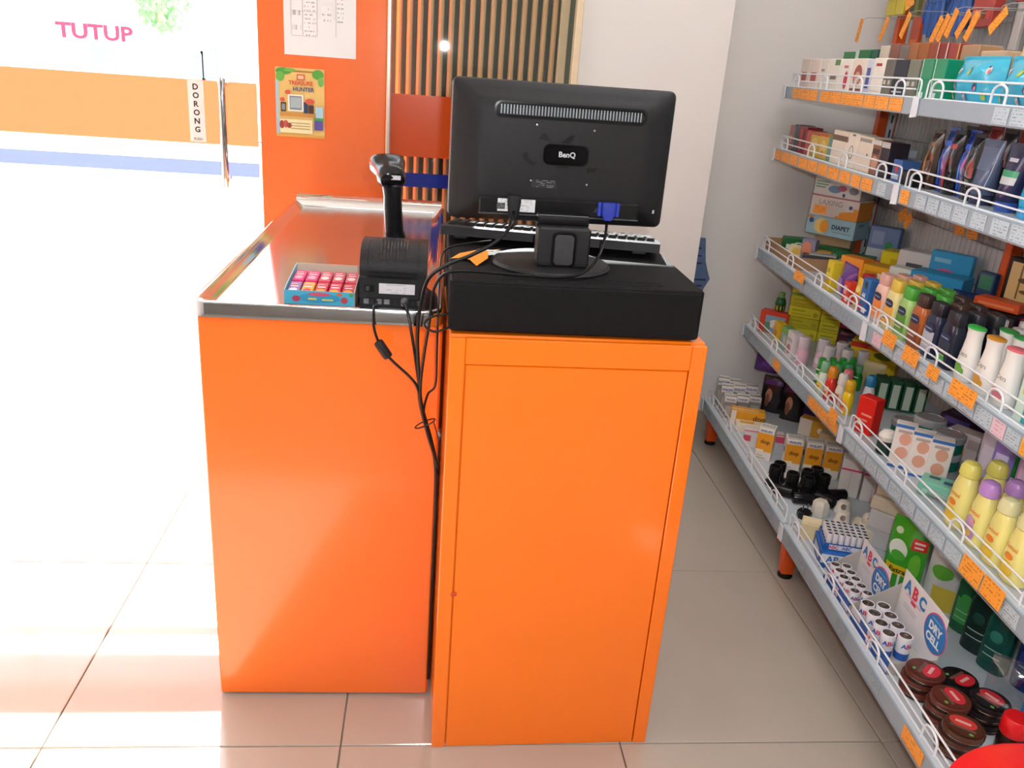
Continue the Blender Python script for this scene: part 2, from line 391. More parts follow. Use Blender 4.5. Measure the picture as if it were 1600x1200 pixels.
printed(po, pm, [('F', 'r', .0, .02, .07, .82, 'a9c3cf'), ('F', 'r', .3, .94, .9, .965, 'b07a36'), ('F', 'r', .08, .3, .86, .36, 'c98f45'), ('F', 'r', .0, 0, 1, .04, 'd8a04e'),
    ('F', 'e', .17, .945, .16, .05, '4f9a3c'), ('F', 'e', .1, .87, .09, .07, '6bb04a'), ('F', 'e', .87, .92, .12, .07, '5aa23e'), ('F', 'e', .93, .82, .06, .07, '78b452'), ('F', 'e', .3, .965, .12, .025, '78b452'),
    ('F', 'r', .44, .83, .6, .91, 'd4492f'), ('F', 'r', .46, .845, .58, .895, 'e9c0a0'),
    ('F', 'r', .25, .38, .57, .62, 'f3ead8'), ('F', 'r', .285, .4, .535, .6, '7e8790'), ('F', 'r', .3, .43, .52, .58, 'a9b2b8'), ('F', 'r', .1, .37, .21, .5, '3a332f'), ('F', 'r', .12, .39, .19, .48, '8f8f92'),
    ('F', 'r', .57, .36, .66, .52, '2f3f5c'), ('F', 'r', .67, .36, .78, .48, '4a2c28'), ('F', 'e', .14, .54, .05, .03, 'd4564a'), ('F', 'e', .7, .53, .1, .04, 'd9573e'), ('F', 'e', .25, .65, .06, .03, 'd9573e'),
    ('F', 'r', .08, .06, .75, .26, 'eedcae'), ('F', 'r', .3, .20, .7, .215, 'b99a6a'), ('F', 'r', .3, .16, .7, .175, 'b99a6a'), ('F', 'r', .3, .12, .7, .135, 'b99a6a'),
    ('F', 'e', .12, .18, .05, .06, 'a03d3a'), ('F', 'e', .2, .19, .05, .055, 'c2504a'), ('F', 'e', .27, .17, .05, .04, '93443c'),
    ('F', 'r', .82, .3, .97, .46, 'a8cbe0'), ('F', 'r', .79, .12, .97, .28, '5a4c9c'), ('F', 'r', .78, .26, .98, .3, '4d9a4a'),
    ('F', 't', 'TREASURE', .52, .79, .058, 'cf3f2a', .03), ('F', 't', 'HUNTER', .58, .70, .06, '34507e', .03)])
# folding gate behind the clear pane
fg = thing('folding_gate', 'tan tubular folding gate standing behind the glass beside the orange panel', 'gate', (0, 2.98, 0), FY)
bar = MB().tube([(0, 0, .01), (0, 0, 2.2)], .0098, 10); b0 = None
TAN = mat('c9a680', .4, var=.06, scale=8)
for i in range(18):
    if b0 is None: o = b0 = bar.build('gate_bar', TAN, fg)
    else: o = b0.copy(); COL.objects.link(o)
    o.location = (-.342 + .0343 * i, .09, 0); o.parent = fg
MB().box((-.05, .125, 1.12), (.66, .012, 2.2)).build('gap_shade_sheet', mat('5d6459', .5, var=.1), fg)  # added dark sheet: stands for shadow between the bars, blocks the sun
MB().box((.24, .095, 1.12), (.03, .03, 2.2), .003).build('gate_jamb', mat('d9c7a6', .4), fg)
# outside, colours paled to stand for the lens glare
struct('ground_outside', MB().box((-6, 20.3, -.06), (60, 34, .08)), mat('d9d5cf', .8))
bl = thing('shop_building', 'glare-paled white building across the street seen through the door', 'building', (-5.2, 13.5, 0))
MB().box((-1, 1.5, 2.2), (16, 3, 4.4)).build('wall', mat('f2f0ee', .7), bl)
for x, w_, z0, z1 in ((.82, .24, .86, 1.2), (1.13, .34, .86, 1.3), (-.35, .62, .92, 1.2), (2.6, .3, .9, 1.5)):
    f = MB().box((x, -.01, (z0 + z1) / 2), (w_ + .08, .05, z1 - z0 + .08)).build('window_frame', mat('e9e9ea'), bl)
    MB().box((x, -.04, (z0 + z1) / 2), (w_, .02, z1 - z0)).build('pane', mat('6d7684', .2), f)
    MB().box((x, -.055, (z0 + z1) / 2), (.03, .02, z1 - z0)).build('mullion', mat('e9e9ea'), f)
MB().prism([(-.5, 1.42), (-.02, 1.55), (-.02, 1.42)], -2.0, -.6, 'x').build('awning', mat('c88f98'), bl)
MB().box((-1.6, -.05, 1.78), (1.9, .06, .06)).build('sign_strip', mat('8d9bd0'), bl)
MB().box((-1.05, -.5, .8), (.06, .06, 1.6)).build('post', mat('b9b9c6'), bl)
tr = thing('street_tree', 'glare-paled green tree beyond the glass door', 'tree', (-3.75, 10.5, 0))
MB().tube([(0, 0, -.02), (.03, 0, 1.0), (-.02, 0, 1.6), (.05, 0, 2.3)], .05, 8, sub=4).build('trunk', mat('a59a86', .8), tr)
lf = MB(); rn = random.Random(3)
for i in range(900):
    a, zz = rn.random() * 6.28, rn.random(); r = (.42 * math.sin(3.1 * (.08 + .9 * zz)) + .05) * rn.random() ** .5
    c = Vector((r * math.cos(a), r * math.sin(a), 1.45 + 1.5 * zz)); q = Euler((rn.random() * 6, rn.random() * 6, rn.random() * 6)).to_matrix()
    lf.add([c + q @ Vector(v) * (.05 + .03 * rn.random()) for v in ((-1, 0, 0), (0, -.45, .1), (1, 0, 0), (0, .45, .1))], [(0, 1, 2, 3)])
lf.build('foliage', mat('86b07a', .6, trans=.3), tr, kind='stuff')
# ------------------------------------------------------------------ counters
LY, LO = R_(3.0), (-.068, 1.626, 0)
lc = thing('display_counter', 'long orange counter under the steel tray top, left of the gap', 'counter', LO, LY)
MB().box((-.239, .622, .462), (.478, 1.236, .916), .003).build('carcass', ORANGE, lc)
MB().box((-.239, -.0, .462), (.474, .01, .912), .003).build('front_panel', ORANGE, lc)
MB().box((-.239, .63, .004), (.46, 1.2, .008)).build('plinth', mat('3b2a1f'), lc)
tt = thing('steel_worktop', 'stainless steel tray top with raised rim on the left counter', 'worktop', (LO[0], LO[1], .92), LY)
x0, x1, y0, y1 = -.487, .0, -.018, 1.236
def rr(x0, x1, y0, y1, r, n=5):
    P = []
    for cx, cy, a0 in ((x1 - r, y0 + r, -90), (x1 - r, y1 - r, 0), (x0 + r, y1 - r, 90), (x0 + r, y0 + r, 180)):
        for k in range(n + 1):
            a = R_(a0 + 90 * k / n); P.append((cx + r * math.cos(a), cy + r * math.sin(a)))
    return P
rings = [(0, 0, .03), (0, .026, .03), (.002, .0295, .03), (.006, .0305, .029), (.011, .0295, .027), (.018, .0255, .025), (.032, .0165, .02), (.038, .0145, .018)]
b = MB(); L = []
for ins, z, r in rings: L.append([(x, y, z) for x, y in rr(x0 + ins, x1 - ins, y0 + ins, y1 - ins, r)])
n_ = len(L[0]); vs = [p for l in L for p in l]
b.add(vs, [(k * n_ + i, k * n_ + (i + 1) % n_, (k + 1) * n_ + (i + 1) % n_, (k + 1) * n_ + i) for k in range(len(L) - 1) for i in range(n_)] + [tuple(reversed(range(n_)))])
b.build('rim', CHROME, tt)
ip = rr(x0 + .037, x1 - .037, y0 + .037, y1 - .037, .018)
MB().prism(ip, .010, .0148).build('tray_floor', STEEL, tt)
MB().prism([(y1 - .001, .002), (y1 - .001, .044), (y1 - .005, .049), (y1 - .012, .047), (y1 - .045, .022), (y1 - .048, .0148), (y1 - .048, .002)], x0 + .008, x1 - .008, 'x').build('rear_upstand', CHROME, tt)
TZ = .92 + .0153
RY, RO = R_(4.7), (-.047, 1.46, 0)
rc = thing('till_counter', 'narrow glossy orange cabinet carrying the black cash drawer', 'counter', RO, RY)
O2 = mat('fb7a12', .2, var=.02, coat=.3, scale=6)
MB().box((.2415, .186, .475), (.483, .348, .95), .003).build('carcass', O2, rc)
for nm, c, d in (('side_rail', (.0145, .006, .473), (.029, .0135, .946)), ('side_rail', (.4685, .006, .473), (.029, .0135, .946)), ('top_rail', (.2415, .006, .922), (.424, .0135, .05))):
    MB().box(c, d, .0015).build(nm, O2, rc)
MB().box((.2415, .0075, .4475), (.421, .012, .895), .0015).build('back_panel', O2, rc)
MB().box((.031, -.002, .40), (.012, .004, .007), .001).build('hinge', mat('c8401a'), rc)
MB().box((.03, .0, .955), (.0, .0, .0)) 
# ------------------------------------------------------------------ cash drawer, monitor, keyboard
dr = thing('cash_drawer', 'wide black metal cash drawer on top of the narrow orange cabinet', 'cash drawer', (-.052 + .0, 1.478, .95), R_(3.6))
for x in (.04, .43):
    for y in (.04, .39): MB().lathe([(.011, 0), (.011, .006)], 10, c=(x, y, 0)).build('rubber_foot', mat('0e0e0e', .7), dr)
DB = mat('131214', .68, bump=.35, var=.1); DB.node_tree.nodes['Principled BSDF'].inputs['Specular IOR Level'].default_value = .15
MB().box((.234, .216, .0525), (.468, .43, .093), .003).build('case', DB, dr)
MB().box((.234, .004, .050), (.46, .012, .088), .002).build('rear_plate', DB, dr)
g = MB()
for yy in (.026, .046): g.box((.245, yy, .0992), (.30, .0025, .0016), .0006)
for xx in (.095, .395): g.box((xx, .036, .0992), (.0025, .02, .0016), .0006)
g.box((.245, .036, .0988), (.298, .017, .0006)); g.build('pen_groove', DB, dr)
DZ = .95 + .099
MON = R_(4.7)
sd_ = thing('monitor', 'black widescreen monitor seen from behind on a round stand', 'monitor', (.138, 1.652, DZ + .0006), MON)
PL = mat('1d1d20', .42, bump=.4, var=.08); PLG = mat('17171a', .18, var=.05)
MB().lathe([(.117, 0), (.118, .003), (.112, .008), (.07, .012), (.05, .013)], 40).build('stand_base', PL, sd_)
nk = MB().box((.012, -.045, .048), (.1, .05, .075), .004).build('stand_neck', PL, sd_)
MB().box((.012, -.0705, .018), (.1, .0014, .0012)).build('seam', BLACKG, nk)
MB().prism([(.008, .0775), (.016, .0775), (.012, .0725)], -.0712, -.0702, 'y').build('arrow_mark', BLACKG, nk)
hg = MB().tube([(-.036, -.03, .092), (.06, -.03, .092)], .014, 14)
hg.box((.012, -.025, .092), (.1, .03, .022), .004); hg.build('hinge', PLG, sd_)
# panel: centre (.008, .06), width .43, z .075 .. .335 above the drawer
PXC, PZC, PW, PH = .010, .206, .432, .262
def rrect(w, h, r, y, cx, cz, n=5): return [(cx + a, y, cz + b_) for a, b_ in rr(-w / 2, w / 2, -h / 2, h / 2, r, n)]
def shell(rings, capa=True, capb=True):
    b = MB(); n = len(rings[0]); vs = [p for l in rings for p in l]
    fs = [(k * n + i, k * n + (i + 1) % n, (k + 1) * n + (i + 1) % n, (k + 1) * n + i) for k in range(len(rings) - 1) for i in range(n)]
    if capa: fs.append(tuple(reversed(range(n))))
    if capb: fs.append(tuple((len(rings) - 1) * n + i for i in range(n)))
    return b.add(vs, fs)
shell([rrect(.048, .070, .012, -.0703, .012, .044), rrect(.048, .070, .012, -.0718, .012, .044), rrect(.041, .063, .009, -.0719, .012, .044), rrect(.040, .062, .009, -.0703, .012, .044)]).build('button_well', mat('050506', .3), nk)
shell([rrect(.037, .058, .008, -.0703, .012, .044), rrect(.037, .058, .008, -.0712, .012, .044), rrect(.035, .056, .007, -.0720, .012, .044)]).build('release_button', mat('37373b', .35), nk)
Q = lambda w, h, r, y, dz=0: rrect(w, h, r, y, PXC, PZC + dz)
hs = shell([Q(PW - .004, PH - .004, .012, .068), Q(PW, PH, .013, .064), Q(PW, PH, .013, .050), Q(PW - .006, PH - .006, .014, .044), Q(PW - .03, PH - .03, .02, .036), Q(PW - .06, PH - .055, .024, .024), Q(PW - .10, PH - .085, .02, .0135, .002), Q(PW - .118, PH - .10, .016, .0115, .003)], True, True)
hs.build('rear_housing', PL, sd_)
MB().box((PXC, .0684, PZC + .006), (PW - .03, .0012, PH - .04)).build('screen', mat('0a0b10', .08), sd_)
vt = shell([rrect(.292, .030, .013, .0122, PXC + .008, PZC + .081), rrect(.292, .030, .013, .0095, PXC + .008, PZC + .081), rrect(.284, .022, .010, .0092, PXC + .008, PZC + .081), rrect(.282, .020, .0095, .0118, PXC + .008, PZC + .081)], False, True)
vo = vt.build('vent_frame', BLACKG, sd_)
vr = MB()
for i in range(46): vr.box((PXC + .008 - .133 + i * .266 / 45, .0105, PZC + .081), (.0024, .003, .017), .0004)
vr.build('vent_rib', mat('a3afb8', .2, .3), vo, kind='stuff')  # ribs coloured pale to stand for their bluish highlights
bd = shell([rrect(.088, .038, .012, .0119, PXC + .004, PZC + .004), rrect(.088, .038, .012, .0085, PXC + .004, PZC + .004), rrect(.082, .032, .011, .0083, PXC + .004, PZC + .004), rrect(.080, .030, .010, .0105, PXC + .004, PZC + .004)], False, True).build('badge', mat('0c0c0e', .1), sd_)
vs, fs, a = textgeo('BenQ', .03)
MB().add([(PXC + .006 + x * .0125, .0098, PZC + .004 + y * .0125) for x, y in vs], fs).build('lettering', mat('c9cdd2', .3, .3), bd, smooth_=False)
for x, z in ((-.062, .056), (.048, .052), (-.066, -.047), (.043, -.049)):
    MB().lathe([(.0026, 0), (.002, .0016), (.0, .0018)], 10, axis=Matrix.Translation((PXC + x + .006, .0118, PZC + z)) @ Matrix.Rotation(R_(90), 4, 'X')).build('screw', mat('c7c9cc', .2, 1), sd_)
TAPE = mat('101113', .3)
for poly in ([(-.058, .027), (-.045, .039), (-.03, .024)], [(-.013, .022), (.008, .038), (.016, .036), (.006, .022)], [(-.085, -.001), (-.073, .003), (-.072, -.01), (-.055, -.016), (-.060, -.024), (-.082, -.012)], [(.040, -.022), (.044, -.032), (.062, -.027), (.062, -.017), (.052, -.021)], [(-.018, -.019), (.006, -.019), (.006, -.024), (-.018, -.024)]):
    MB().prism([(PXC + .004 + a, PZC + .004 + b_) for a, b_ in poly], .0110, .0114, 'y').build('tape_residue', TAPE, sd_)
lb = MB().box((PXC - .034, .0112, PZC - .052), (.048, .0006, .015)).build('rating_label', tagmat('101114', '9aa0a6', 5, 6, 'xz'), sd_)
rp = MB().box((PXC - .0, .017, PZC - .0975), (.315, .02, .034), .003).build('port_bay', BLACKG, sd_)
MB().box((PXC, .0065, PZC - .1125), (.316, .0025, .003), .0008).build('bay_edge', mat('53585e', .2, .4), rp)
MB().box((PXC - .085, .0065, PZC - .095), (.073, .0008, .024)).build('white_label', tagmat('dfe1e4', '55585c', 7, 9, 'xz'), rp)
MB().box((PXC - .115, .0058, PZC - .097), (.016, .0008, .012)).build('barcode', tagmat('3c3d40', 'aaaaaa', 5, 8, 'xz'), rp)
MB().prism([(PXC + .068, PZC - .1), (PXC + .078, PZC - .1), (PXC + .073, PZC - .091)], .006, .0066, 'y').build('warning_mark', mat('3a3b3f'), rp)
MB().box((PXC + .193, .0385, PZC - .097), (.004, .02, .007)).build('lock_slot', mat('aeb4b8', .3), sd_)
# plugs belong to their cables (below)
kb = thing('keyboard', 'black keyboard lying on the rear of the cash drawer', 'keyboard', (.150, 1.846, DZ), R_(-6.5), rx=R_(-4))
# keyboard: far side of the table is the user's side (+y); hinge edge towards the lens
kbody = MB().prism([(-.072, .012), (-.070, .030), (-.060, .033), (.070, .026), (.076, .016), (.074, .010)], -.232, .232, 'x'); kbody.build('case', PL, kb)
for x in (-.19, .19): MB().box((x, -.06, .012), (.03, .012, .014), .002).build('foot', BLACK, kb)
KM = mat('262423', .7, var=.1); KM.node_tree.nodes['Principled BSDF'].inputs['Specular IOR Level'].default_value = .2; k0 = {}
key = lambda w_: MB().loft([(0, w_ / 2, .0082, 8), (.004, w_ / 2 - .0005, .0078, 8), (.0085, w_ / 2 - .002, .0062, 7), (.009, w_ / 2 - .0035, .005, 6)], 16)
rows = [(-.048, [1] * 22), (-.026, [1] * 13 + [1.9] + [1] * 7), (-.007, [1.5] + [1] * 12 + [1.4] + [1] * 7), (.012, [1.8] + [1] * 11 + [2.1] + [1] * 7), (.031, [2.2] + [1] * 10 + [2.6] + [1] * 7), (.050, [1.3] * 3 + [6.2] + [1.3] * 3 + [1] * 7)]
for y, ws in rows:
    tot = sum(ws); unit = .444 / tot; x = .222
    for w_ in ws:
        kw = w_ * unit - .0022; kk = round(kw, 4); xc = x - w_ * unit / 2; x -= w_ * unit
        if kk not in k0: o = k0[kk] = key(kw).build('key', KM, kb)
        else: o = k0[kk].copy(); COL.objects.link(o)
        o.location = (xc, y, .0315 - (y + .06) * .0538); o.rotation_euler = (R_(-3), 0, 0); o.parent = kb
# crumpled orange note under the cables
nt = thing('paper_note', 'crumpled yellow and orange paper note beside the monitor stand', 'paper', (-.012, 1.662, DZ + .001), R_(4))
MB().add([(-.045, -.008, .001), (-.012, -.03, .004), (.0, -.066, .0), (.024, -.03, .008), (.026, -.004, .016), (.055, .05, .010), (.035, .052, .006), (.0, .02, .012), (-.03, .012, .006)],
    [(0, 1, 8), (1, 7, 8), (1, 2, 3), (1, 3, 7), (3, 4, 7), (4, 5, 6), (4, 6, 7)]).build('orange_fold', mat('f39a25', .55), nt, smooth_=False)
MB().add([(-.05, -.012, .0), (-.02, -.014, .0035), (-.005, .016, .003), (-.035, .006, .0)], [(0, 1, 2, 3)]).build('yellow_fold', mat('ecd27c', .55), nt, smooth_=False)
# ------------------------------------------------------------------ receipt printer, scanner, sweets
pr = thing('receipt_printer', 'black receipt printer with ribbed curved cover on the steel top', 'printer', (-.180, 1.775, TZ), LY)
prof = [(-.095, .016), (-.095, .057), (-.088, .061), (-.088, .07)] + [(-.018 - .07 * math.cos(R_(a)), .072 + .046 * math.sin(R_(a))) for a in range(0, 91, 10)] + [(.03, .116), (.08, .092), (.092, .06), (.095, .016)]
MB().prism(prof, -.067, .067, 'x').build('case', PL, pr)
MB().prism([(-.096, .0), (-.096, .0155), (.09, .0155), (.09, 0)], -.0655, .0655, 'x').build('base', BLACK, pr)
cv = MB(); arc = [(-.018 - .0725 * math.cos(R_(a)), .072 + .0485 * math.sin(R_(a))) for a in range(0, 91, 6)]
cp = arc + [(-.018, .1155)] + [(-.018 - .069 * math.cos(R_(a)), .072 + .044 * math.sin(R_(a))) for a in range(84, -1, -6)]
MB().prism(cp, -.049, .049, 'x').build('cover', PL, pr)
for i in range(9):
    x = -.026 + i * .0065
    rb = [(-.018 - .0752 * math.cos(R_(a)), .072 + .0512 * math.sin(R_(a))) for a in range(26, 91, 8)] + [(-.018 - .072 * math.cos(R_(a)), .072 + .048 * math.sin(R_(a))) for a in range(90, 25, -8)]
    MB().prism(rb, x, x + .0024, 'x').build('cover_rib', mat('26262a', .22), pr)
MB().box((0, -.0905, .0665), (.098, .006, .004)).build('cover_gap', mat('050506', .5), pr)
for s_ in (-1, 1): MB().prism([(-.018 - .0715 * math.cos(R_(a)), .072 + .0475 * math.sin(R_(a))) for a in range(0, 91, 6)] + [(-.018 - .069 * math.cos(R_(a)), .072 + .044 * math.sin(R_(a))) for a in range(90, -1, -6)], s_ * .0502 - .0012, s_ * .0502 + .0012, 'x').build('cover_gap', mat('050506', .5), pr)
MB().box((.009, -.0957, .037), (.072, .0012, .021)).build('white_sticker', tagmat('e6e4ea', 'a29eaa', 4, 10, 'xz'), pr)
sw = MB().box((-.047, -.0955, .036), (.020, .003, .014), .001).build('power_switch', BLACKG, pr)
MB().box((-.050, -.0975, .036), (.007, .0012, .009)).build('rocker', mat('3a3a3e'), sw)
for x, w_, c_ in ((-.052, .012, '6b6c70'), (-.041, .010, '1a1a1c'), (-.026, .011, '77787c'), (-.011, .012, '77787c'), (.006, .008, '222226'), (.042, .01, '1a1a1c'), (.054, .008, '4a4a4e')):
    MB().box((x, -.0965, .0095), (w_, .005, .011), .001).build('socket', mat(c_, .3, .5 if c_ > '5' else 0), pr)
sc = thing('barcode_scanner', 'black handheld barcode scanner upright in its stand behind the printer', 'scanner', (-.207, 1.922, TZ), R_(2)); sc.scale = (1, 1, .93)
MB().lathe([(.042, 0), (.042, .005), (.033, .011), (.020, .016), (.016, .03)], 24, c=(.022, 0, 0)).build('stand_base', BLACKG, sc)
MB().loft([(.028, .0145, .016, 2.5, .022), (.06, .0155, .017, 2.6, .019), (.085, .0175, .019, 2.6, .017), (.092, .0235, .0245, 2.6, .014), (.10, .0245, .025, 2.8, .012), (.112, .0235, .0245, 2.8, .010)], 20).build('cradle', PLG, sc)
MB().loft([(.108, .0215, .021, 2.6, .010), (.135, .0215, .022, 2.5, .007), (.17, .0205, .0215, 2.4, .004), (.20, .0205, .023, 2.3, .003, .002), (.222, .023, .026, 2.3, .002, .004), (.235, .022, .026, 2.3, .002, .006)], 20).build('handle', PLG, sc)
ax = Matrix.Translation((.006, -.028, .236)) @ Matrix.Rotation(R_(14), 4, 'Z') @ Matrix.Rotation(R_(-70), 4, 'X')
MB().loft([(.0, .016, .011, 2.4), (.006, .026, .021, 2.5), (.02, .032, .027, 2.6), (.04, .031, .025, 2.6), (.062, .034, .025, 2.8), (.082, .040, .028, 3), (.09, .040, .027, 3)], 24, axis=ax).build('head', PLG, sc)
MB().loft([(.0895, .036, .022, 3), (.0915, .036, .022, 3)], 24, axis=ax).build('scan_window', mat('5b1414', .08), sc)
MB().box((.010, -.031, .247), (.024, .0015, .010), .0003).build('label_sticker', tagmat('dfe0e2', '77777c', 3, 8, 'xz'), sc)
cb = thing('sweets_box', 'open turquoise card display box of sweets on the steel top', 'box', (-.3215, 1.733, TZ), R_(2.5))
CW, CD = .138, .15
CARD = mat('cdbfae', .7)
MB().box((0, 0, .0007), (CW, CD, .0014)).build('base', CARD, cb)
fw = MB().box((0, -CD / 2, .0145), (CW, .0016, .028)).build('front_wall', mat('4fb6d8', .35), cb)
MB().box((0, CD / 2, .0245), (CW, .0016, .048)).build('rear_wall', CARD, cb)
for s_ in (-1, 1): MB().prism([(-CD / 2, 0), (CD / 2, 0), (CD / 2, .048), (-CD / 2 + .03, .034), (-CD / 2, .028)], s_ * CW / 2 - .0008, s_ * CW / 2 + .0008, 'x').build('side_wall', mat('7fbfd0', .4) if s_ < 0 else CARD, cb)
pf = {'F': flatmap((Vector((0, -CD / 2 - .0009, .0145)), Vector((1, 0, 0)), Vector((0, 0, 1)), Vector((0, -1, 0)), CW, .028))}
printed(cb, pf, [('F', 'e', .5, .5, .3, .36, '3a9cc8'), ('F', 'e', .5, .78, .16, .14, 'd65a7a'), ('F', 'r', .34, .36, .46, .5, 'e6cf54'), ('F', 'r', .54, .34, .7, .46, 'd9d25a'), ('F', 'e', .17, .42, .06, .22, 'b8395c'), ('F', 'e', .86, .42, .05, .24, 'bb4452'), ('F', 'e', .79, .84, .04, .12, 'd9683a'), ('F', 'e', .96, .84, .03, .14, '4f9a4a')])
cols = [('8f6fb0', 'e8dcec', 'purple and white'), ('e0a63a', 'c8403a', 'gold and red'), ('cf2a44', 'f09a28', 'crimson, third from the left'), ('d22f50', 'f0a030', 'crimson, fourth from the left'), ('c92848', 'ef8f2a', 'crimson, beside the printer')]
for j in range(2):
    for i, (c1, c2, nm) in enumerate(cols):
        if j == 1: c1, c2 = ('e23a7c', 'f7a8c4') if i < 2 else ('d84a62', 'f0d8d8')
        x = -CW / 2 + .0145 + i * .0272; y = -.04 + j * .070
        o = thing('sweet_pack', ('front row ' if j == 0 else 'back row ') + ('' if j == 0 else 'pink ') + ('%s sweet pack in the turquoise box' % nm if j == 0 else 'sweet pack, %s from the left, in the turquoise box' % ORD[i]), 'sweets',
            (-.3215 + x * math.cos(R_(2.5)) - y * math.sin(R_(2.5)), 1.733 + x * math.sin(R_(2.5)) + y * math.cos(R_(2.5)), TZ + .002), R_(2.5), 'sweet packs in the turquoise box', rx=R_(7 if j == 0 else 5))
        MB().box((0, 0, .014 + .004 * j), (.0245, .062, .022 + .008 * j), .002).build('wrapper', mat(c1, .25, coat=.4), o)
        top = .025 + .008 * j
        fm = {'T': flatmap((Vector((0, 0, top)), Vector((1, 0, 0)), Vector((0, 1, 0)), Vector((0, 0, 1)), .0245, .062)), 'F': flatmap((Vector((0, -.031, .014)), Vector((1, 0, 0)), Vector((0, 0, 1)), Vector((0, -1, 0)), .0245, .022))}
        printed(o, fm, [('T', 'e', .5, .25, .33, .16, c2), ('T', 'r', .2, .5, .8, .62, 'f0c8cc'), ('T', 'r', .15, .7, .7, .8, 'e8a0b0')], rough=.25)
# ------------------------------------------------------------------ cables
CB = mat('121214', .35)
def cable(label, path, r=.003, extra=None, name='cable'):
    t = thing(name, label, 'cable', path[0])
    p0 = Vector(path[0]); MB().tube([Vector(p) - p0 for p in path], r, 8, sub=6).build('cord', CB, t)
    return t, p0
A = [(.058, 1.648, 1.15), (.055, 1.60, 1.134), (.027, 1.575, 1.103), (-.02, 1.56, 1.077), (-.06, 1.55, 1.06), (-.094, 1.54, 1.034), (-.108, 1.54, .978), (-.112, 1.55, .911), (-.109, 1.57, .838), (-.104, 1.58, .767), (-.086, 1.583, .695), (-.070, 1.59, .633), (-.0665, 1.603, .529), (-.0665, 1.608, .335), (-.0665, 1.610, .06)]
t, p0 = cable('thick black power cable from the plug below the monitor housing', A, .0036)
MB().loft([(-.012, .010, .008, 4), (.016, .0135, .009, 4), (.030, .0135, .009, 4)], 16, axis=Matrix.Translation(Vector((.058, 1.652, 1.150)) - p0)).build('plug', BLACK, t)
MB().loft([(-.034, .0042, .0042), (-.012, .006, .006)], 12, axis=Matrix.Translation(Vector((.058, 1.650, 1.150)) - p0) @ Matrix.Rotation(R_(8), 4, 'Y')).build('strain_relief', BLACK, t)
B = [(.243, 1.664, 1.135), (.236, 1.62, 1.118), (.222, 1.57, 1.092), (.193, 1.54, 1.064), (.151, 1.527, 1.055), (.092, 1.522, 1.055), (.022, 1.522, 1.056), (-.036, 1.512, 1.058), (-.066, 1.508, 1.05), (-.083, 1.508, 1.018), (-.088, 1.515, .96), (-.097, 1.54, .889), (-.104, 1.565, .814), (-.100, 1.570, .757), (-.083, 1.576, .69), (-.066, 1.585, .63)]
t, p0 = cable('thin black video cable with a blue plug at the monitor', B, .0028)
BL = mat('2b3fae', .4)
ax = Matrix.Translation(Vector((.243, 1.662, 1.158)) - p0)
MB().loft([(-.016, .008, .007, 4), (-.004, .0135, .008, 5), (.018, .0135, .008, 5)], 16, axis=ax).build('video_plug', BL, t)
for s_ in (-1, 1): MB().lathe([(.0045, -.008), (.0045, .018)], 10, axis=ax @ Matrix.Translation((s_ * .0175, 0, 0))).build('thumbscrew', BL, t)
C = [(-.205, 1.672, .945), (-.204, 1.64, .949), (-.203, 1.608, .954), (-.201, 1.592, .945), (-.199, 1.582, .92), (-.19, 1.575, .895), (-.179, 1.575, .876), (-.16, 1.575, .854), (-.121, 1.573, .819), (-.106, 1.573, .789), (-.09, 1.573, .716), (-.068, 1.58, .638)]
t, p0 = cable('black power lead with a cylindrical bead hanging from the printer', C, .0026)
d_ = (Vector((-.166, 1.575, .860)) - Vector((-.193, 1.575, .899))).normalized()
MB().lathe([(.004, -.020), (.0085, -.0185), (.0095, -.015), (.0095, .015), (.0085, .0185), (.004, .020)], 14, axis=Matrix.Translation(Vector((-.1795, 1.575, .878)) - p0) @ d_.to_track_quat('Z', 'Y').to_matrix().to_4x4()).build('ferrite_bead', BLACK, t)
D = [(-.150, 1.672, .948), (-.147, 1.64, .952), (-.140, 1.608, .955), (-.133, 1.592, .942), (-.121, 1.581, .886), (-.110, 1.578, .821), (-.100, 1.579, .76), (-.08, 1.58, .69), (-.064, 1.59, .62)]
t, p0 = cable('black data cable with a round grey plug at the printer', D, .003)
MB().lathe([(.0085, -.010), (.0085, .004), (.006, .008), (.004, .02)], 14, axis=Matrix.Rotation(R_(90), 4, 'X')).build('round_plug', mat('6c6c72', .3, .4), t)
E_ = [(.02, 1.765, 1.066), (-.03, 1.74, 1.062), (-.066, 1.715, 1.056), (-.079, 1.68, 1.045), (-.078, 1.62, 1.02), (-.074, 1.54, .974), (-.073, 1.53, .898), (-.074, 1.55, .82), (-.09, 1.575, .788), (-.096, 1.577, .74), (-.078, 1.583, .68), (-.062, 1.60, .6)]
cable('thin black keyboard cord curling past the left edge of the drawer', E_, .0022)
F_ = [(-.045, 1.492, .984), (-.078, 1.475, .981), (-.094, 1.462, .972), (-.086, 1.452, .963), (-.07, 1.452, .960), (-.045, 1.484, .962)]
cable('short flat black cord looping out of the drawer side', F_, .0022)
ti = thing('cable_tie', 'thin black tie around the cable bundle in the gap', 'cable tie', (-.093, 1.575, .725))
MB().tube([(.02 * math.cos(a), .014 * math.sin(a), .01 * math.cos(a)) for a in [k * .5236 for k in range(12)]], .0014, 6, closed=True).build('loop', CB, ti)
MB().tube([(.018, -.006, .006), (.024, -.01, -.012), (.03, -.012, -.03)], .0012, 6).build('tail', CB, ti)
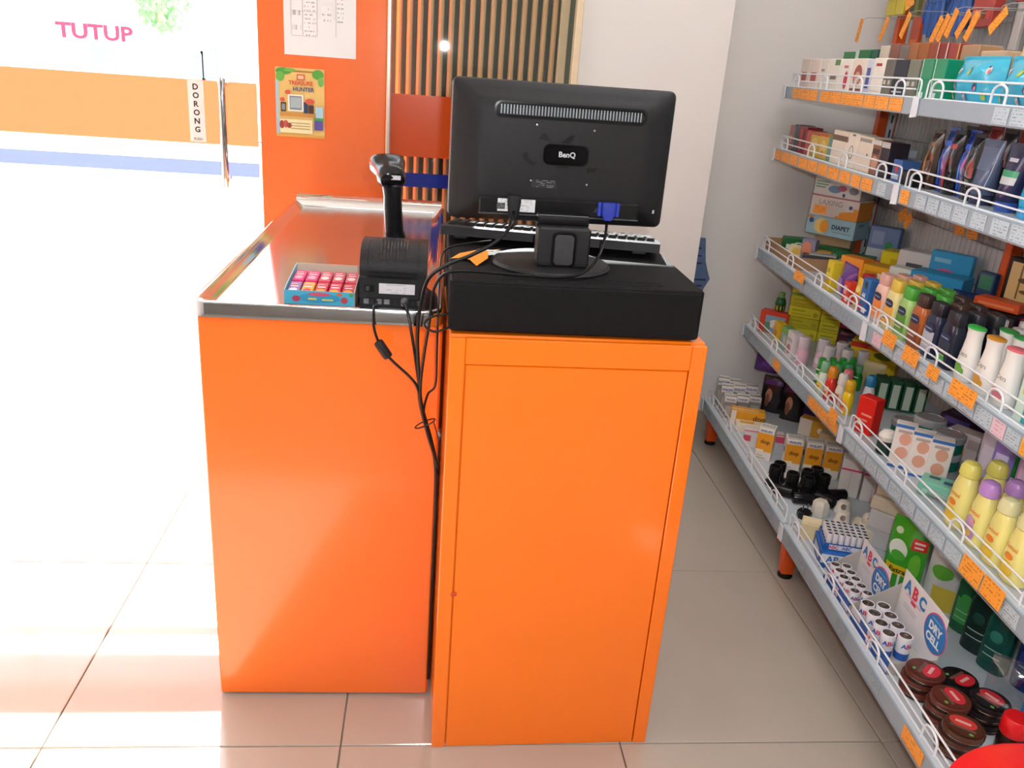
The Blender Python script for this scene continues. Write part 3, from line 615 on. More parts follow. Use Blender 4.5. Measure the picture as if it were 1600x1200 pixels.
# ------------------------------------------------------------------ gondola shelving along the right wall
RAIL = mat('9ba8b3', .35, var=.03); DECK = mat('c3ccd4', .4, var=.03); WIRE = mat('e6e9ee', .3); OLEG = mat('e2571b', .3)  # rail grey darkened for the flash falloff
TAGO = tagmat('fba33c', '7a4a20', 5, 8); TAGW = tagmat('bccbd5', '3c4650', 5, 10); TAGP = tagmat('e6c9d4', 'b0405a'); TAGY = tagmat('f6ae44', '3a2410', 7, 9)
ZS = [1.403, 1.190, .823, .517, .192]
XF = [1.05, 1.05, 1.05, 1.05, .938]
XB = 1.43
TAGS = {(0, 0): [(3.05, .075, 'o'), (2.965, .085, 'o'), (2.885, .065, 'o'), (2.785, .075, 'o'), (2.70, .085, 'o'), (2.61, .08, 'o'), (2.53, .075, 'o'), (2.45, .07, 'o'), (2.37, .08, 'o'), (2.285, .075, 'o')],
    (0, 1): [(1.80, .055, 'w'), (1.735, .055, 'w'), (1.67, .055, 'w')],
    (1, 0): [(3.13, .07, 'o'), (3.045, .08, 'o'), (2.96, .07, 'o'), (2.87, .08, 'o'), (2.78, .08, 'o'), (2.69, .075, 'o'), (2.60, .08, 'o'), (2.51, .075, 'o'), (2.43, .06, 'o'), (2.355, .07, 'o'), (2.26, .05, 'w')],
    (1, 1): [(2.125, .045, 'o'), (2.04, .05, 'w'), (1.98, .05, 'w'), (1.92, .05, 'w'), (1.855, .055, 'w'), (1.78, .055, 'w'), (1.70, .06, 'w'), (1.63, .06, 'w'), (1.56, .06, 'w')],
    (2, 0): [(3.13 - .075 * i, .068, 'g') for i in range(12)],
    (2, 1): [(2.095, .05, 'p'), (2.03, .058, 'w'), (1.965, .05, 'w'), (1.905, .055, 'w'), (1.84, .06, 'w'), (1.775, .055, 'w'), (1.71, .06, 'w'), (1.645, .058, 'w'), (1.58, .06, 'w'), (1.525, .045, 'p'), (1.475, .045, 'w'), (1.425, .045, 'y')],
    (3, 0): [(3.12, .07, 'g'), (3.04, .07, 'g'), (2.96, .07, 'g'), (2.88, .07, 'g'), (2.76, .07, 'o'), (2.66, .07, 'g'), (2.58, .07, 'g'), (2.50, .07, 'g'), (2.40, .075, 'o'), (2.32, .075, 'o'), (2.24, .07, 'o')],
    (3, 1): [(2.11 - .07 * i, .062, 'w') for i in range(12)],
    (4, 0): [(3.08 - .078 * i, .07, 'g') for i in range(11)], (4, 1): [(2.1, .06, 'g'), (2.0, .06, 'g'), (1.72, .06, 'g'), (1.52, .05, 'g'), (1.335, .085, 'o')]}
TM = {'g': tagmat('9babb6', '3a4450', 5, 10), 'o': TAGO, 'w': TAGW, 'p': TAGP, 'y': TAGY}  # 'g': grey tags, darkened further for flash falloff on far and bottom shelves
tagmesh = {}
def price_tag(par, x, y, z, w, k, hh=.033, ry=0):
    q = (round(w, 3), k, hh)
    if q not in tagmesh: o = tagmesh[q] = MB().box((0, 0, 0), (.001, w, hh)).build('price_tag', TM[k], par, smooth_=False)
    else: o = tagmesh[q].copy(); COL.objects.link(o); o.parent = par
    o.location = (x, y, z); o.rotation_euler = (0, ry, 0)
    return o
def guard_mb(xw, y0, y1, z):
    b = MB(); r = .0024; zt = z + .046
    b.tube([(xw, y0 + .015, z), (xw, y0 + .015, zt - .012), (xw, y0 + .019, zt - .003), (xw, y0 + .03, zt), (xw, y1 - .03, zt), (xw, y1 - .019, zt - .003), (xw, y1 - .015, zt - .012), (xw, y1 - .015, z)], r, 6)
    b.tube([(xw, y0 + .04, z + .022), (xw, y1 - .04, z + .022)], r * .9, 6)
    b.tube([(xw, y0 + .01, z + .002), (xw, y1 - .01, z + .002)], r, 6)
    for yc in (y1 - .07, y1 - .335, y1 - .605, y1 - .875):
        b.tube([(xw - .003, yc - .027, z)] + [(xw - .003, yc - .027 * math.cos(R_(a)), z + .024 + .018 * math.sin(R_(a))) for a in range(0, 181, 20)] + [(xw - .003, yc + .027, z)], r * 1.15, 6)
    return b
bays = []
for bi, (y0, y1, lbl) in enumerate(((2.196, 3.193, 'far shelving bay with five stocked shelves beside the back wall'), (1.193, 2.190, 'near shelving bay with five stocked shelves at the right edge'))):
    bay = thing('shelving_bay', lbl, 'shelving', (0, 0, 0), 0, 'shelving bays along the right wall'); bays.append(bay)
    ym = (y0 + y1) / 2
    for yy in ((y0 + .016,) if bi else (y0 + .016, y1 - .016)):
        u = MB().box((1.418, yy, .98), (.034, .03, 1.9), .002).build('upright', OLEG, bay)
        MB().box((1.450, yy, .98), (.026, .028, 1.9), .002).build('slotted_strip', mat('c9cfd4', .35), u)
        sl = MB()
        for k in range(36): sl.box((1.450, yy - .0145, .12 + k * .05), (.006, .001, .028))
        sl.build('slot', mat('3a3c40', .6), u, kind='stuff')
        MB().box((1.474, yy, .98), (.02, .03, 1.9), .002).build('upright', mat('d2442a', .3), bay)
        # foot and base beam
        lg = MB().loft([(.016, .019, .019, 6), (.13, .026, .026, 6)], 16).build('leg', OLEG, bay, (.990, yy, 0))
        MB().lathe([(.022, 0), (.023, .004), (.02, .012), (.008, .016)], 18).build('foot', mat('151210', .6), lg)
    MB().box((1.20, y0 - .0015, .158), (.53, .0025, .05)).build('base_beam', OLEG, bay)
    MB().box((1.468, ym, 1.0), (.006, y1 - y0 - .07, 1.84)).build('back_panel', mat('c6c5c5', .5, var=.03), bay)
    wb = MB()
    n = int((y1 - y0) / .028)
    for k in range(n): wb.tube([(1.460, y0 + .04 + k * .028, .12), (1.460, y0 + .04 + k * .028, 1.9)], .0013, 4)
    for k in range(15): wb.tube([(1.457, y0 + .035, .18 + k * .12), (1.457, y1 - .035, .18 + k * .12)], .0017, 4)
    wb.build('wire_mesh', mat('a8a9ab', .35, .4), bay, kind='stuff')
    for si in range(5):
        z, x = ZS[si], XF[si]
        dk = MB().prism([(x + .004, z - .03), (x + .004, z), (XB, z), (XB, z - .004), (x + .03, z - .02), (x + .012, z - .034)], y0 + .001, y1 - .001, 'y').build('shelf_deck', DECK, bay)
        MB().prism([(x - .002, z - .036), (x - .0005, z + .001), (x + .004, z + .0015), (x + .004, z - .038)], y0 + .002, y1 - .002, 'y').build('price_rail', RAIL, dk)
        MB().prism([(x - .0055, z - .0385), (x - .0055, z - .036), (x + .012, z - .036), (x + .012, z - .0385)], y0 + .002, y1 - .002, 'y').build('rail_lip', mat('8d8f98', .4), dk)
        for ye in (y1 - .004,):
            MB().prism([(ye + .003, z - .046), (ye - .03, z - .042), (ye - .024, z + .004), (ye + .003, z + .006)], x - .006, x - .0035, 'x').build('end_cap', mat('e4ebf4', .2), dk)
        for y, w, k in TAGS.get((si, bi), ()):
            price_tag(dk, x - .0026, y, z - .0185, w, k)
        gm = guard_mb(x + .018, y0, y1, z); gm.build('wire_guard', WIRE, bay)
# loose orange cards clipped on the rails of the near bay
for (y, z, w, h_) in ((2.02, ZS[2] + .008, .07, .035), (1.90, ZS[2] + .004, .075, .036), (1.79, ZS[2] + .003, .05, .030), (1.66, ZS[2] + .004, .10, .036), (1.468, ZS[3] - .008, .075, .042), (1.39, ZS[3] - .006, .07, .042)):
    t = price_tag(bays[1], 1.0405, y, z, w, 'o', h_, R_(6))
for y in (2.69,): price_tag(bays[0], 1.0405, y, ZS[2] + .006, .09, 'o', .03, R_(8))
price_tag(bays[0], 1.0405, 2.235, ZS[3] + .012, .06, 'o', .036, R_(6))
# ------------------------------------------------------------------ top shelf
Z1, Z2, Z3, Z4, Z5 = [z + .0006 for z in ZS]
ye = [3.165, 3.075, 2.98, 2.905, 2.80, 2.715, 2.61, 2.565, 2.485, 2.425, 2.345, 2.28]
row = [('e4d3cb', .094, 'cream and pink carton with a red square, farthest on the top shelf', [('F', 'r', .2, .25, .75, .55, 'b04a4a')]),
    ('ead9d0', .094, 'cream and pink carton with a red square, second along the top shelf', [('F', 'r', .2, .25, .75, .55, 'b5504e')]),
    ('e8e1d6', .093, 'plain cream carton with grey print on the top shelf', [('F', 'r', .2, .6, .6, .68, '9a8f88'), ('R', 'r', .1, .3, .9, .7, 'd5c8bc')]),
    ('ece6da', .094, 'cream carton with green corner and dark label on the top shelf', [('F', 'r', .5, .8, .9, .98, '5d8a5a'), ('F', 'r', .25, .35, .75, .5, '7a6f6a')]),
    ('f0ece6', .094, 'white carton with a red figure on the top shelf', [('F', 'e', .6, .35, .18, .28, 'cf3346'), ('F', 'r', .3, .72, .7, .8, 'cc6a66')]),
    ('ebe0d4', .095, 'white carton with a brown portrait on the top shelf', [('F', 'e', .5, .5, .3, .32, 'a6584a'), ('F', 'e', .5, .42, .2, .2, 'd9a488'), ('F', 'r', .1, .05, .9, .12, '8a4a44')]),
    ('cfd3e4', .093, 'thin blue and white carton on the top shelf', [('F', 'r', .2, .15, .8, .75, '4a5a9c')]),
    ('efe7dd', .096, 'white carton with small red writing on the top shelf', [('F', 'r', .25, .78, .75, .86, 'a83a44'), ('F', 'r', .1, .08, .9, .1, 'c9b8a8')]),
    ('6c675f', .093, 'grey-brown carton with two pale marks on the top shelf', [('F', 'r', .12, .3, .38, .42, 'd9d4c8'), ('F', 'r', .6, .3, .86, .42, 'd6c6b8')]),
    ('1d2235', .092, 'dark navy carton on the top shelf', [('F', 'r', .1, .1, .9, .14, 'c8ccd8')]),
    ('77776a', .092, 'olive-grey carton with two pale marks on the top shelf', [('F', 'r', .12, .3, .38, .42, 'dcd9cf'), ('F', 'r', .6, .3, .86, .42, 'd4cfc2')])]
for i, (c, h, l, pr_) in enumerate(row):
    w = ye[i] - ye[i + 1] - .004
    carton('product_carton', l, 'carton', 1.115, (ye[i] + ye[i + 1]) / 2, Z1, w, .055, h, c, pr_, group='front row of cartons on the top shelf')
for i, (y, l) in enumerate(((2.247, 'shiny green carton beside the grey cartons on the top shelf'), (2.182, 'shiny green carton next to the turquoise packs on the top shelf'))):
    carton('product_carton', l, 'carton', 1.118, y, Z1, .058, .055, .094, '0f8a5f', [('F', 'r', .04, .0, .1, 1, 'd8f0e4'), ('F', 'r', .15, .02, .6, .16, 'c5d8d0')], rough=.15, group='front row of cartons on the top shelf')
for i, (y, l) in enumerate(((2.045, 'turquoise plastic pack with small bird print, nearest the green cartons'), (1.84, 'turquoise plastic pack with small bird print, second from the green cartons'), (1.63, 'turquoise plastic pack with small bird print, at the right edge of the top shelf'))):
    its = []
    for k, (u, v) in enumerate(((.2, .72), (.5, .7), (.82, .74), (.3, .38), (.66, .36), (.14, .14), (.5, .12), (.84, .16))):
        a, b_ = (('8fb04a', 'b5b84a') if k % 2 else ('c9c4c8', 'c8706a'))
        if k in (3, 4): a, b_ = '3a3550', 'd96a8a'
        its += [('F', 'e', u, v, .035, .09, a), ('F', 'e', u + .012, v - .03, .02, .05, b_), ('F', 'e', u - .008, v + .08, .014, .03, '3a4a5a')]
    pouch('nappy_pack', l, 'plastic pack', (1.125, y, Z1), .195, .102, .075, '2aa9c9', its, group='turquoise packs on the top shelf', seed=i)
bk = [(3.05, .10, .125, 'dfe6dc', 'white carton with green top standing behind the cream cartons', [('F', 'r', 0, .62, 1, 1, '2f8a4e'), ('F', 'e', .5, .5, .3, .2, 'e9f0e8')]),
    (2.93, .09, .13, '0f7c46', 'glossy green carton in the rear row of the top shelf', [('F', 'r', .3, .0, .7, .5, 'dfe9de')]), (2.85, .045, .13, '1d5a48', 'dark green narrow carton in the rear row of the top shelf', []),
    (2.785, .06, .14, 'd8cdbb', 'tall beige carton in the rear row of the top shelf', []), (2.715, .06, .145, '8e5a4c', 'brown-red carton in the rear row of the top shelf', [('F', 'r', 0, .5, 1, .56, 'c9a090')]),
    (2.65, .055, .14, '7c6f68', 'grey-brown carton in the rear row of the top shelf', []), (2.59, .055, .145, 'a8683a', 'copper carton with a gold star, left of two in the rear row', [('F', 'r', .3, .25, .7, .5, 'e3c48a')]),
    (2.53, .055, .145, 'a4602f', 'copper carton with a gold star, right of two in the rear row', [('F', 'r', .3, .25, .7, .5, 'e6c98c')]), (2.47, .055, .145, '9a4a30', 'rust carton with pale emblem in the rear row of the top shelf', [('F', 'r', .3, .3, .7, .55, 'd9b890'), ('F', 'r', .92, 0, 1, 1, 'e8d8c8')]),
    (2.415, .045, .142, '8f2d28', 'dark red narrow carton in the rear row of the top shelf', [('F', 'r', .85, 0, 1, 1, 'e2d8d4')]), (2.36, .055, .14, 'a5413a', 'red and gold carton in the rear row of the top shelf', [('F', 'r', 0, .55, 1, .62, 'd9b45a'), ('F', 'r', .9, 0, 1, 1, 'e0bc5a')]),
    (2.28, .085, .135, 'b08a6a', 'tan carton behind the turquoise packs', [('F', 'r', .1, .5, .9, .7, '8a5c4a')]), (2.17, .11, .12, 'c8a98a', 'pale tan carton with brown mottling behind the turquoise packs', [('F', 'r', .1, .1, .6, .4, '9a7a5a')])]
for y, w, h, c, l, pr_ in bk:
    carton('product_carton', l, 'carton', 1.235, y, Z1, w, .06, h, c, pr_, group='rear row of cartons on the top shelf')
pouch('snack_bag', 'clear bag with yellow and orange contents behind the turquoise packs', 'bag', (1.24, 2.04, Z1), .14, .14, .07, 'd8b48c', [('F', 'r', .15, .55, .9, .62, 'e2d23a'), ('F', 'r', .2, .1, .5, .45, 'b5cf7a'), ('F', 'r', .55, .1, .95, .4, 'd98a4a')], seed=4)
lofted('white_bottle', 'small white bottle behind the turquoise packs', 'bottle', (1.25, 1.93, Z1), [('body', [(0, .022, .022), (.09, .022, .022), (.105, .012, .012)], 'e6e2da', .3), ('cap', [(.105, .013, .013), (.135, .012, .012)], 'f0eeea', .3)])
carton('product_carton', 'red carton at the right edge behind the turquoise packs', 'carton', 1.25, 1.84, Z1, .09, .06, .13, 'b8442f', [('F', 'r', 0, .6, 1, .75, 'e0a040')])
# goods hanging above the top shelf
def hook(y, z, label, x1=1.25, tagc='fb9a2e', tilt=35, group='orange price cards hanging above the top shelf', w=.026, h=.075):
    t = thing('display_hook', label, 'price card', (x1, y, z), 0, group)
    MB().tube([(.2, 0, .05), (.02, 0, .042), (0, 0, .035), (-.004, 0, .03)], .0011, 6).build('hook_wire', mat('a7a5a2', .4), t)
    o = MB().box((0, 0, 0), (.0012, w, h)).build('price_card', tagmat('fba02e', '5a2c10', 4, 8, 'zy'), t, (-.005, 0, 0), (R_(tilt), 0, 0))
    return t
for i, (y, z, tl) in enumerate(((3.11, 1.60, 12), (2.915, 1.598, 28), (2.767, 1.604, 28), (2.565, 1.585, 30), (2.528, 1.588, 28), (2.488, 1.60, 26), (2.425, 1.595, 38), (2.378, 1.588, 30), (2.258, 1.597, 52))):
    hook(y, z, 'orange price card on a hook above the top shelf, %s from the far end' % ORD[i], tilt=tl)
hook(2.771, 1.672, 'orange price card high between the yellow packs and the blue gloves', tilt=70, h=.05, w=.04)
for i, (y, l) in enumerate(((3.155, 'yellow hanging blister pack, farther of two above the top shelf'), (3.085, 'yellow hanging blister pack, nearer of two above the top shelf'))):
    t = thing('blister_pack', l, 'blister pack', (1.36, y, 1.655), AISLE, 'yellow blister packs above the top shelf')
    MB().box((0, 0, .1), (.06, .012, .2), .003).build('card', mat('d3c03c', .4), t)
    MB().box((0, -.011, .115), (.03, .012, .13), .005).build('tool', mat('3a3833', .4), t)
    MB().tube([(0, .09, .19), (0, 0, .19), (0, -.02, .194)], .0018, 6).build('hook_wire', WIRE, t)
t = carton('blister_pack', 'olive dark hanging pack beside the blue gloves', 'blister pack', 1.37, 3.0, 1.64, .06, .015, .2, '6a6a34', [('F', 'r', .2, .1, .7, .7, '3c3a22')], flap=False)
t = carton('blister_pack', 'rust red hanging pack below the olive pack', 'blister pack', 1.36, 2.93, 1.545, .06, .014, .10, 'b8451d', [('F', 'r', .1, .1, .9, .3, 'd86a2a')], flap=False)
for gi, (y, l) in enumerate(((2.848, 'pair of blue rubber gloves hanging fingers down, farther'), (2.692, 'pair of blue rubber gloves hanging fingers down, nearer'))):
    t = thing('rubber_gloves', l, 'gloves', (1.37, y, 1.60), AISLE, 'blue gloves above the top shelf')
    MB().loft([(.08, .05, .016, 2.6), (.14, .055, .018, 2.6), (.24, .05, .02, 2.6)], 18).build('palm', mat('2f5aa6', .45, var=.15), t)
    for k, (fx, ln, tl) in enumerate(((-.045, .075, -.018), (-.024, .10, -.008), (-.002, .11, .0), (.02, .098, .008), (.043, .07, .022))):
        MB().tube([(fx * .9, -.004, .10), (fx + tl * .4, -.008, .05), (fx + tl, -.006, .09 - ln)], .0095, 8, sub=3).build('finger', mat('2f5aa6' if k % 2 else '28508f', .45, var=.15), t)
    for fx, ln in ((-.034, .08), (-.012, .1), (.012, .1), (.034, .075)):
        MB().tube([(fx, .012, .10), (fx, .016, .05), (fx * 1.1, .014, .1 - ln)], .009, 8, sub=3).build('finger', mat('24467c', .5, var=.15), t)
    MB().tube([(0, .08, .235), (0, 0, .235), (0, -.02, .24)], .0018, 6).build('hook_wire', WIRE, t)
for y, l, c in ((2.55, 'red patterned hanging pack left of the pale strip', 'b0453f'), (2.30, 'large red patterned hanging pack right of the pale strip', 'b8433c')):
    its = [('F', 'e', .15 + .23 * (k % 4), .12 + .2 * (k // 4), .09, .05, ('d98a6a', 'd24a40', '7a4a2c', 'e0b48a')[(k * 3 + k // 4) % 4]) for k in range(20)]
    carton('hanging_pack', l, 'hanging pack', 1.37, y, 1.60 if y > 2.4 else 1.656, .11 if y > 2.4 else .19, .03, .26, c, its, flap=False, rough=.3)
MB().box((1.42, 2.466, 1.72), (.014, .035, .36), .003).build('divider_strip', mat('cfcac6', .4), bays[0])
carton('hanging_pack', 'black hanging pack below the red patterned pack', 'hanging pack', 1.36, 2.22, 1.55, .09, .015, .055, '22201f', [('F', 'r', .1, .2, .9, .4, '6a655f')], flap=False)
# ------------------------------------------------------------------ second shelf
ye2 = [3.165, 3.12, 3.065, 2.99, 2.945, 2.86, 2.785, 2.755, 2.635, 2.56, 2.455, 2.40, 2.345]
row = [('a8675c', .085, 'pinkish brown carton at the far end of the second shelf', [('F', 'r', .1, .3, .9, .6, 'c98a7c')]), ('4a4c54', .09, 'dark grey carton near the far end of the second shelf', [('F', 'r', .0, .1, .3, .9, '7c7f88')]),
    ('8f2a2e', .088, 'dark red glossy carton on the second shelf', [('F', 'r', .2, .1, .5, .9, 'b83a44'), ('F', 'r', .6, .1, .8, .9, '5a1a1e')]), ('b9554a', .08, 'narrow red and pink carton on the second shelf', []),
    ('cfae4c', .078, 'gold carton with a round print, left of two on the second shelf', [('F', 'e', .5, .5, .35, .3, 'dcc470'), ('F', 'r', 0, .9, 1, 1, 'b84a34')]), ('d2b04a', .08, 'gold carton with a round print, right of two on the second shelf', [('F', 'e', .5, .45, .35, .3, 'e2cc7c'), ('F', 'e', .5, .25, .2, .12, 'd98a5a'), ('F', 'r', 0, .9, 1, 1, 'c24a3c')]),
    ('6f9a94', .075, 'thin teal carton on the second shelf', []), ('eee2d2', .1, 'tall cream carton with a brown band on the second shelf', [('F', 'r', 0, .7, 1, .86, '7a5f54'), ('R', 'r', 0, .7, 1, .8, 'a88a7c')]),
    ('efe6d8', .1, 'tall cream carton with a ring mark on the second shelf', [('F', 'e', .5, .45, .22, .2, '8f8a86'), ('F', 'e', .5, .45, .17, .16, 'efe6d8'), ('F', 'r', .4, .92, .7, .97, '6a6660')]),
    ('e9dccb', .098, 'tall cream carton with grey top print on the second shelf', [('F', 'r', .1, .84, .9, .94, 'a39c94'), ('F', 'e', .75, .5, .05, .04, '6f6a66')]), ('8f6250', .095, 'brown carton with a face photograph on the second shelf', [('F', 'e', .5, .35, .4, .2, 'd09a80'), ('F', 'r', 0, .86, 1, 1, 'd8d4ce'), ('F', 'r', .1, .6, .9, .75, '4a2a24')]),
    ('2a2430', .094, 'dark plum carton at the boundary of the second shelf', [('F', 'r', 0, .84, 1, 1, 'c8c4c6'), ('F', 'r', .1, .4, .9, .5, '6a3a4a')])]
for i, (c, h, l, pr_) in enumerate(row):
    w = ye2[i] - ye2[i + 1] - .003
    carton('cosmetic_carton', l, 'carton', 1.115, (ye2[i] + ye2[i + 1]) / 2, Z2, w, .055, h, c, pr_, group='front row of cartons on the second shelf')
for j in range(2):
    for k in range(3 if j else 2):
        carton('small_white_box', 'small white box with blue print, %s level of the %s stack on the second shelf' % (('lowest', 'middle', 'top')[k], ('near', 'far')[j]), 'box', 1.21, 2.47 + .07 * j - .0, Z2 + .0225 * k + .001 * k, .06, .07, .0215, 'cfd9e2', [('F', 'r', 0, 0, 1, .3, 'aebac6'), ('F', 'e', .6, .5, .14, .3, '5a86b8')], group='small white boxes on the second shelf')
carton('blue_box', 'little blue box with a red dot behind the guard corner', 'box', 1.12, 2.30, Z2, .05, .05, .055, '4a6fb0', [('F', 'e', .5, .6, .2, .2, 'd94a4a'), ('F', 'r', .1, .1, .9, .35, 'c9d6ea')])
carton('black_box', 'low black carton lying between the bays on the second shelf', 'box', 1.12, 2.215, Z2, .08, .07, .035, '17181c', [])
pk = [(2.175, .145, '3f2a1c', 'amber and black hair product pouch, farthest of five', '8a5a22', 'b07a2c'), (2.125, .155, '1f3f8f', 'blue shining pouch beside the amber pouch', '2f5fd0', '86a8ea'), (2.075, .15, '15161c', 'black pouch with red top, middle of five', 'b02a34', '3a3f4c'), (2.03, .155, '17378c', 'blue shining pouch beside the grey tube', '2f66e0', '7aa6f0'), (1.985, .15, '141519', 'black pouch next to the big grey tube', '2c2f38', '5a5f6c')]
for i, (y, h, c, l, c2, c3) in enumerate(pk):
    pouch('hair_pouch', l, 'pouch', (1.125 + .012 * (i % 2), y, Z2), .05, h, .036, c, [('F', 'r', .3, .12, .5, .7, c2), ('F', 'r', .42, .3, .48, .5, c3), ('F', 'r', .25, .76, .8, .84, c2)], rough=.15, group='dark pouches on the second shelf', seed=i)
def tube_(label, x, y, z, h, w, c, top, prints, capc, rz=AISLE):
    hw = w / 2
    s = [(.022, hw * .62, hw * .62), (.035, hw * .72, hw * .66), (h * .5, hw * .9, hw * .42, 2.2), (h * .88, hw, hw * .14, 2.6), (h, hw, .0025, 4)]
    return lofted('cream_tube', label, 'tube', (x, y, z), [('body', s, c, .2), ('cap', [(0, hw * .6, hw * .6), (.021, hw * .62, hw * .62)], capc, .3)], prints, (s, .03, h, 2.4, w * 1.2), rz, 'cream tubes on the second shelf')
tube_('large blue-grey translucent tube standing on its cap', 1.125, 1.925, Z2, .142, .082, '51607f', None, [('C', 'r', .2, .4, .8, .85, '62708c'), ('C', 'r', .88, .1, .91, .9, 'b9c6e0')], '2c3450')
tube_('navy tube with green and white bands beside the light blue tube', 1.125, 1.825, Z2, .142, .074, '262a52', None, [('C', 'r', .1, .38, .9, .5, '3fa87a'), ('C', 'r', .1, .24, .9, .38, 'c9cdd2'), ('C', 'r', .35, .66, .65, .73, 'c3c6d6')], '2f56a8')
tube_('light blue tube with white top at the right edge', 1.125, 1.735, Z2, .142, .08, '2aa6d6', None, [('C', 'r', .0, .55, 1.0, .99, 'e8e2d4'), ('C', 'r', .25, .74, .75, .82, '8f8f96'), ('C', 'r', .82, .1, .86, .95, 'e2f3fa')], '3a9fd6')
carton('black_box', 'black hanging pack with a green apple behind the tubes', 'pack', 1.25, 1.94, Z2, .07, .03, .175, '17171b', [('F', 'e', .5, .72, .28, .12, '86a83a'), ('F', 'e', .5, .72, .14, .06, 'b8cf62')])
carton('black_box', 'plain black pack behind the light blue tube', 'pack', 1.25, 1.85, Z2, .07, .03, .16, '1c1c21', [])
for i, (y, h, c) in enumerate(((2.42, .15, '2a2a2c'), (2.36, .155, '4a1a1c'), (2.30, .16, '8f2026'), (2.23, .155, '33262c'), (2.16, .16, 'a8332a'))):
    pouch('hair_pouch', 'dark pouch standing in the back of the second shelf, %s from the far side' % ORD[i], 'pouch', (1.34, y, Z2), .06, h, .03, c, [('F', 'r', .2, .55, .8, .7, ('6a6a6c', 'b03a3a', '5a1a1c', '8a4a3a', 'd86a5a')[i])], group='pouches at the back of the second shelf', seed=20 + i)
# ------------------------------------------------------------------ third shelf, far bay
bt = thing('cardboard_tray', 'brown open cardboard tray holding green boxes on the third shelf', 'tray', (1.235, 2.9975, Z3))
KR = mat('b08a66', .75, var=.08)
MB().box((0, 0, .001), (.31, .365, .002)).build('base', KR, bt)
for c, d in (((-.155, 0, .021), (.002, .365, .042)), ((0, .1825, .021), (.31, .002, .042)), ((0, -.1825, .021), (.31, .002, .042))): MB().box(c, d).build('side_wall', KR, bt)
ZT = Z3 + .0022
GB = [('F', 'e', .5, .5, .22, .3, 'e4efe2'), ('F', 'e', .5, .5, .18, .22, '1f7a3e'), ('F', 'r', .05, .35, .2, .65, 'e4e6e2')]
for i, (x, y, rz, z, l) in enumerate(((1.165, 3.10, -8, .048, 'dark green flat box at the far end of the cardboard tray'), (1.255, 3.0, -35, .048, 'dark green flat box in front of the tall stack'), (1.302, 2.890, -35, .0, 'dark green flat box nearest the red packs in the tray'))):
    carton('green_box', l, 'box', x, y, ZT + (.0 if i == 2 else .0), .13 if i else .095, .06, .05 if i else .058, '17713a', GB, R_(rz), 'green boxes in the cardboard tray')
carton('cream_box', 'brown base carton under the medicine box stack', 'carton', 1.31, 3.10, ZT, .13, .07, .078, 'b99c78', [], R_(-40))
carton('medicine_box', 'light blue medicine box with an orange drop at the base of the stack', 'box', 1.296, 3.082, ZT + .0792, .19, .105, .066, '9fc6d6', [('F', 'e', .32, .5, .15, .42, 'f0d27a'), ('F', 'e', .38, .5, .09, .34, 'f0a030'), ('F', 'e', .1, .72, .05, .14, '2f5f8f'), ('F', 'r', .02, .86, .14, .96, 'e07a3a'), ('F', 't', 'DIAPET', .72, .55, .24, '1f2f4a', .03), ('F', 'r', .55, .25, .95, .3, '7fa6ba'), ('R', 't', 'DIAPET', .4, .8, .13, '3a5068', .02)], R_(-50))
carton('medicine_box', 'white and orange medicine box in the middle of the stack', 'box', 1.298, 3.084, ZT + .1466, .186, .105, .072, 'e9e2da', [('R', 'r', 0, 0, 1, .92, 'e8912a'), ('F', 'r', .55, 0, 1, .12, 'ee9a2c'), ('F', 'r', .68, .12, 1, .26, 'ee9a2c'), ('F', 'r', .8, .26, 1, .42, 'ee9a2c'), ('F', 'r', .9, .42, 1, .6, 'ee9a2c'), ('F', 'e', .78, .2, .16, .18, 'ee9a2c'), ('F', 't', 'LAXING', .42, .7, .26, 'b9a49a', .01), ('F', 'e', .15, .25, .07, .13, '8fc04a'), ('F', 'e', .84, .62, .04, .1, '4a5a9c'), ('F', 'r', 0, .96, 1, 1, 'c8325a')], R_(-50))
pt_ = price_tag(bays[0], 1.196, 3.02, ZT + .178, .05, 'o', .03, 0); pt_.rotation_euler = (0, 0, R_(40))
carton('medicine_box', 'white medicine box with pills print on top of the stack', 'box', 1.296, 3.086, ZT + .22, .182, .10, .064, 'e6e4e2', [('F', 'r', .04, .55, .3, .62, '6fae86'), ('F', 'r', .04, .7, .32, .77, '6fae86'), ('F', 'r', .04, .4, .25, .47, '6fae86'), ('F', 'e', .45, .4, .14, .2, '6f9ab8'), ('F', 'e', .6, .5, .1, .16, 'b85a7a'), ('F', 'e', .85, .45, .1, .2, '8a8f9c'), ('F', 'e', .66, .15, .03, .1, '2f4a8a')], R_(-50))
carton('small_carton', 'small box with an orange face portrait in the cardboard tray', 'box', 1.165, 2.965, ZT, .05, .035, .08, '8f8aa8', [('F', 'e', .4, .6, .34, .3, 'd98a68'), ('F', 'e', .4, .25, .3, .2, 'c87858')], R_(-40))
carton('small_carton', 'small yellow and red box beside the portrait box', 'box', 1.215, 2.945, ZT, .05, .03, .045, 'c9a03a', [('F', 'r', 0, 0, .5, .5, 'a03a2c')], R_(-40))
pouch('sachet', 'cream and yellow sachet at the far end of the cardboard tray', 'sachet', (1.125, 3.0, ZT + .004), .085, .06, .012, 'e3d5a8', [('F', 'r', .3, .2, .8, .7, 'd8b24a')], R_(-50), None, rx=R_(-50), seed=3)
for i in range(5):
    carton('sachet_strip', 'dark grey sachet strip in a stack in the cardboard tray, %s from the bottom' % ORD[i], 'sachet', 1.165 + .003 * i, 2.872 + .003 * i, ZT + .0078 * i, .12, .05, .007, ('3c4150', '4a5062', '343845', '50586a', '3a3f4c')[i], [('T', 'r', .1, .1, .9, .3, '9aa0ac')], R_(-20), 'dark sachet strips', flap=False)
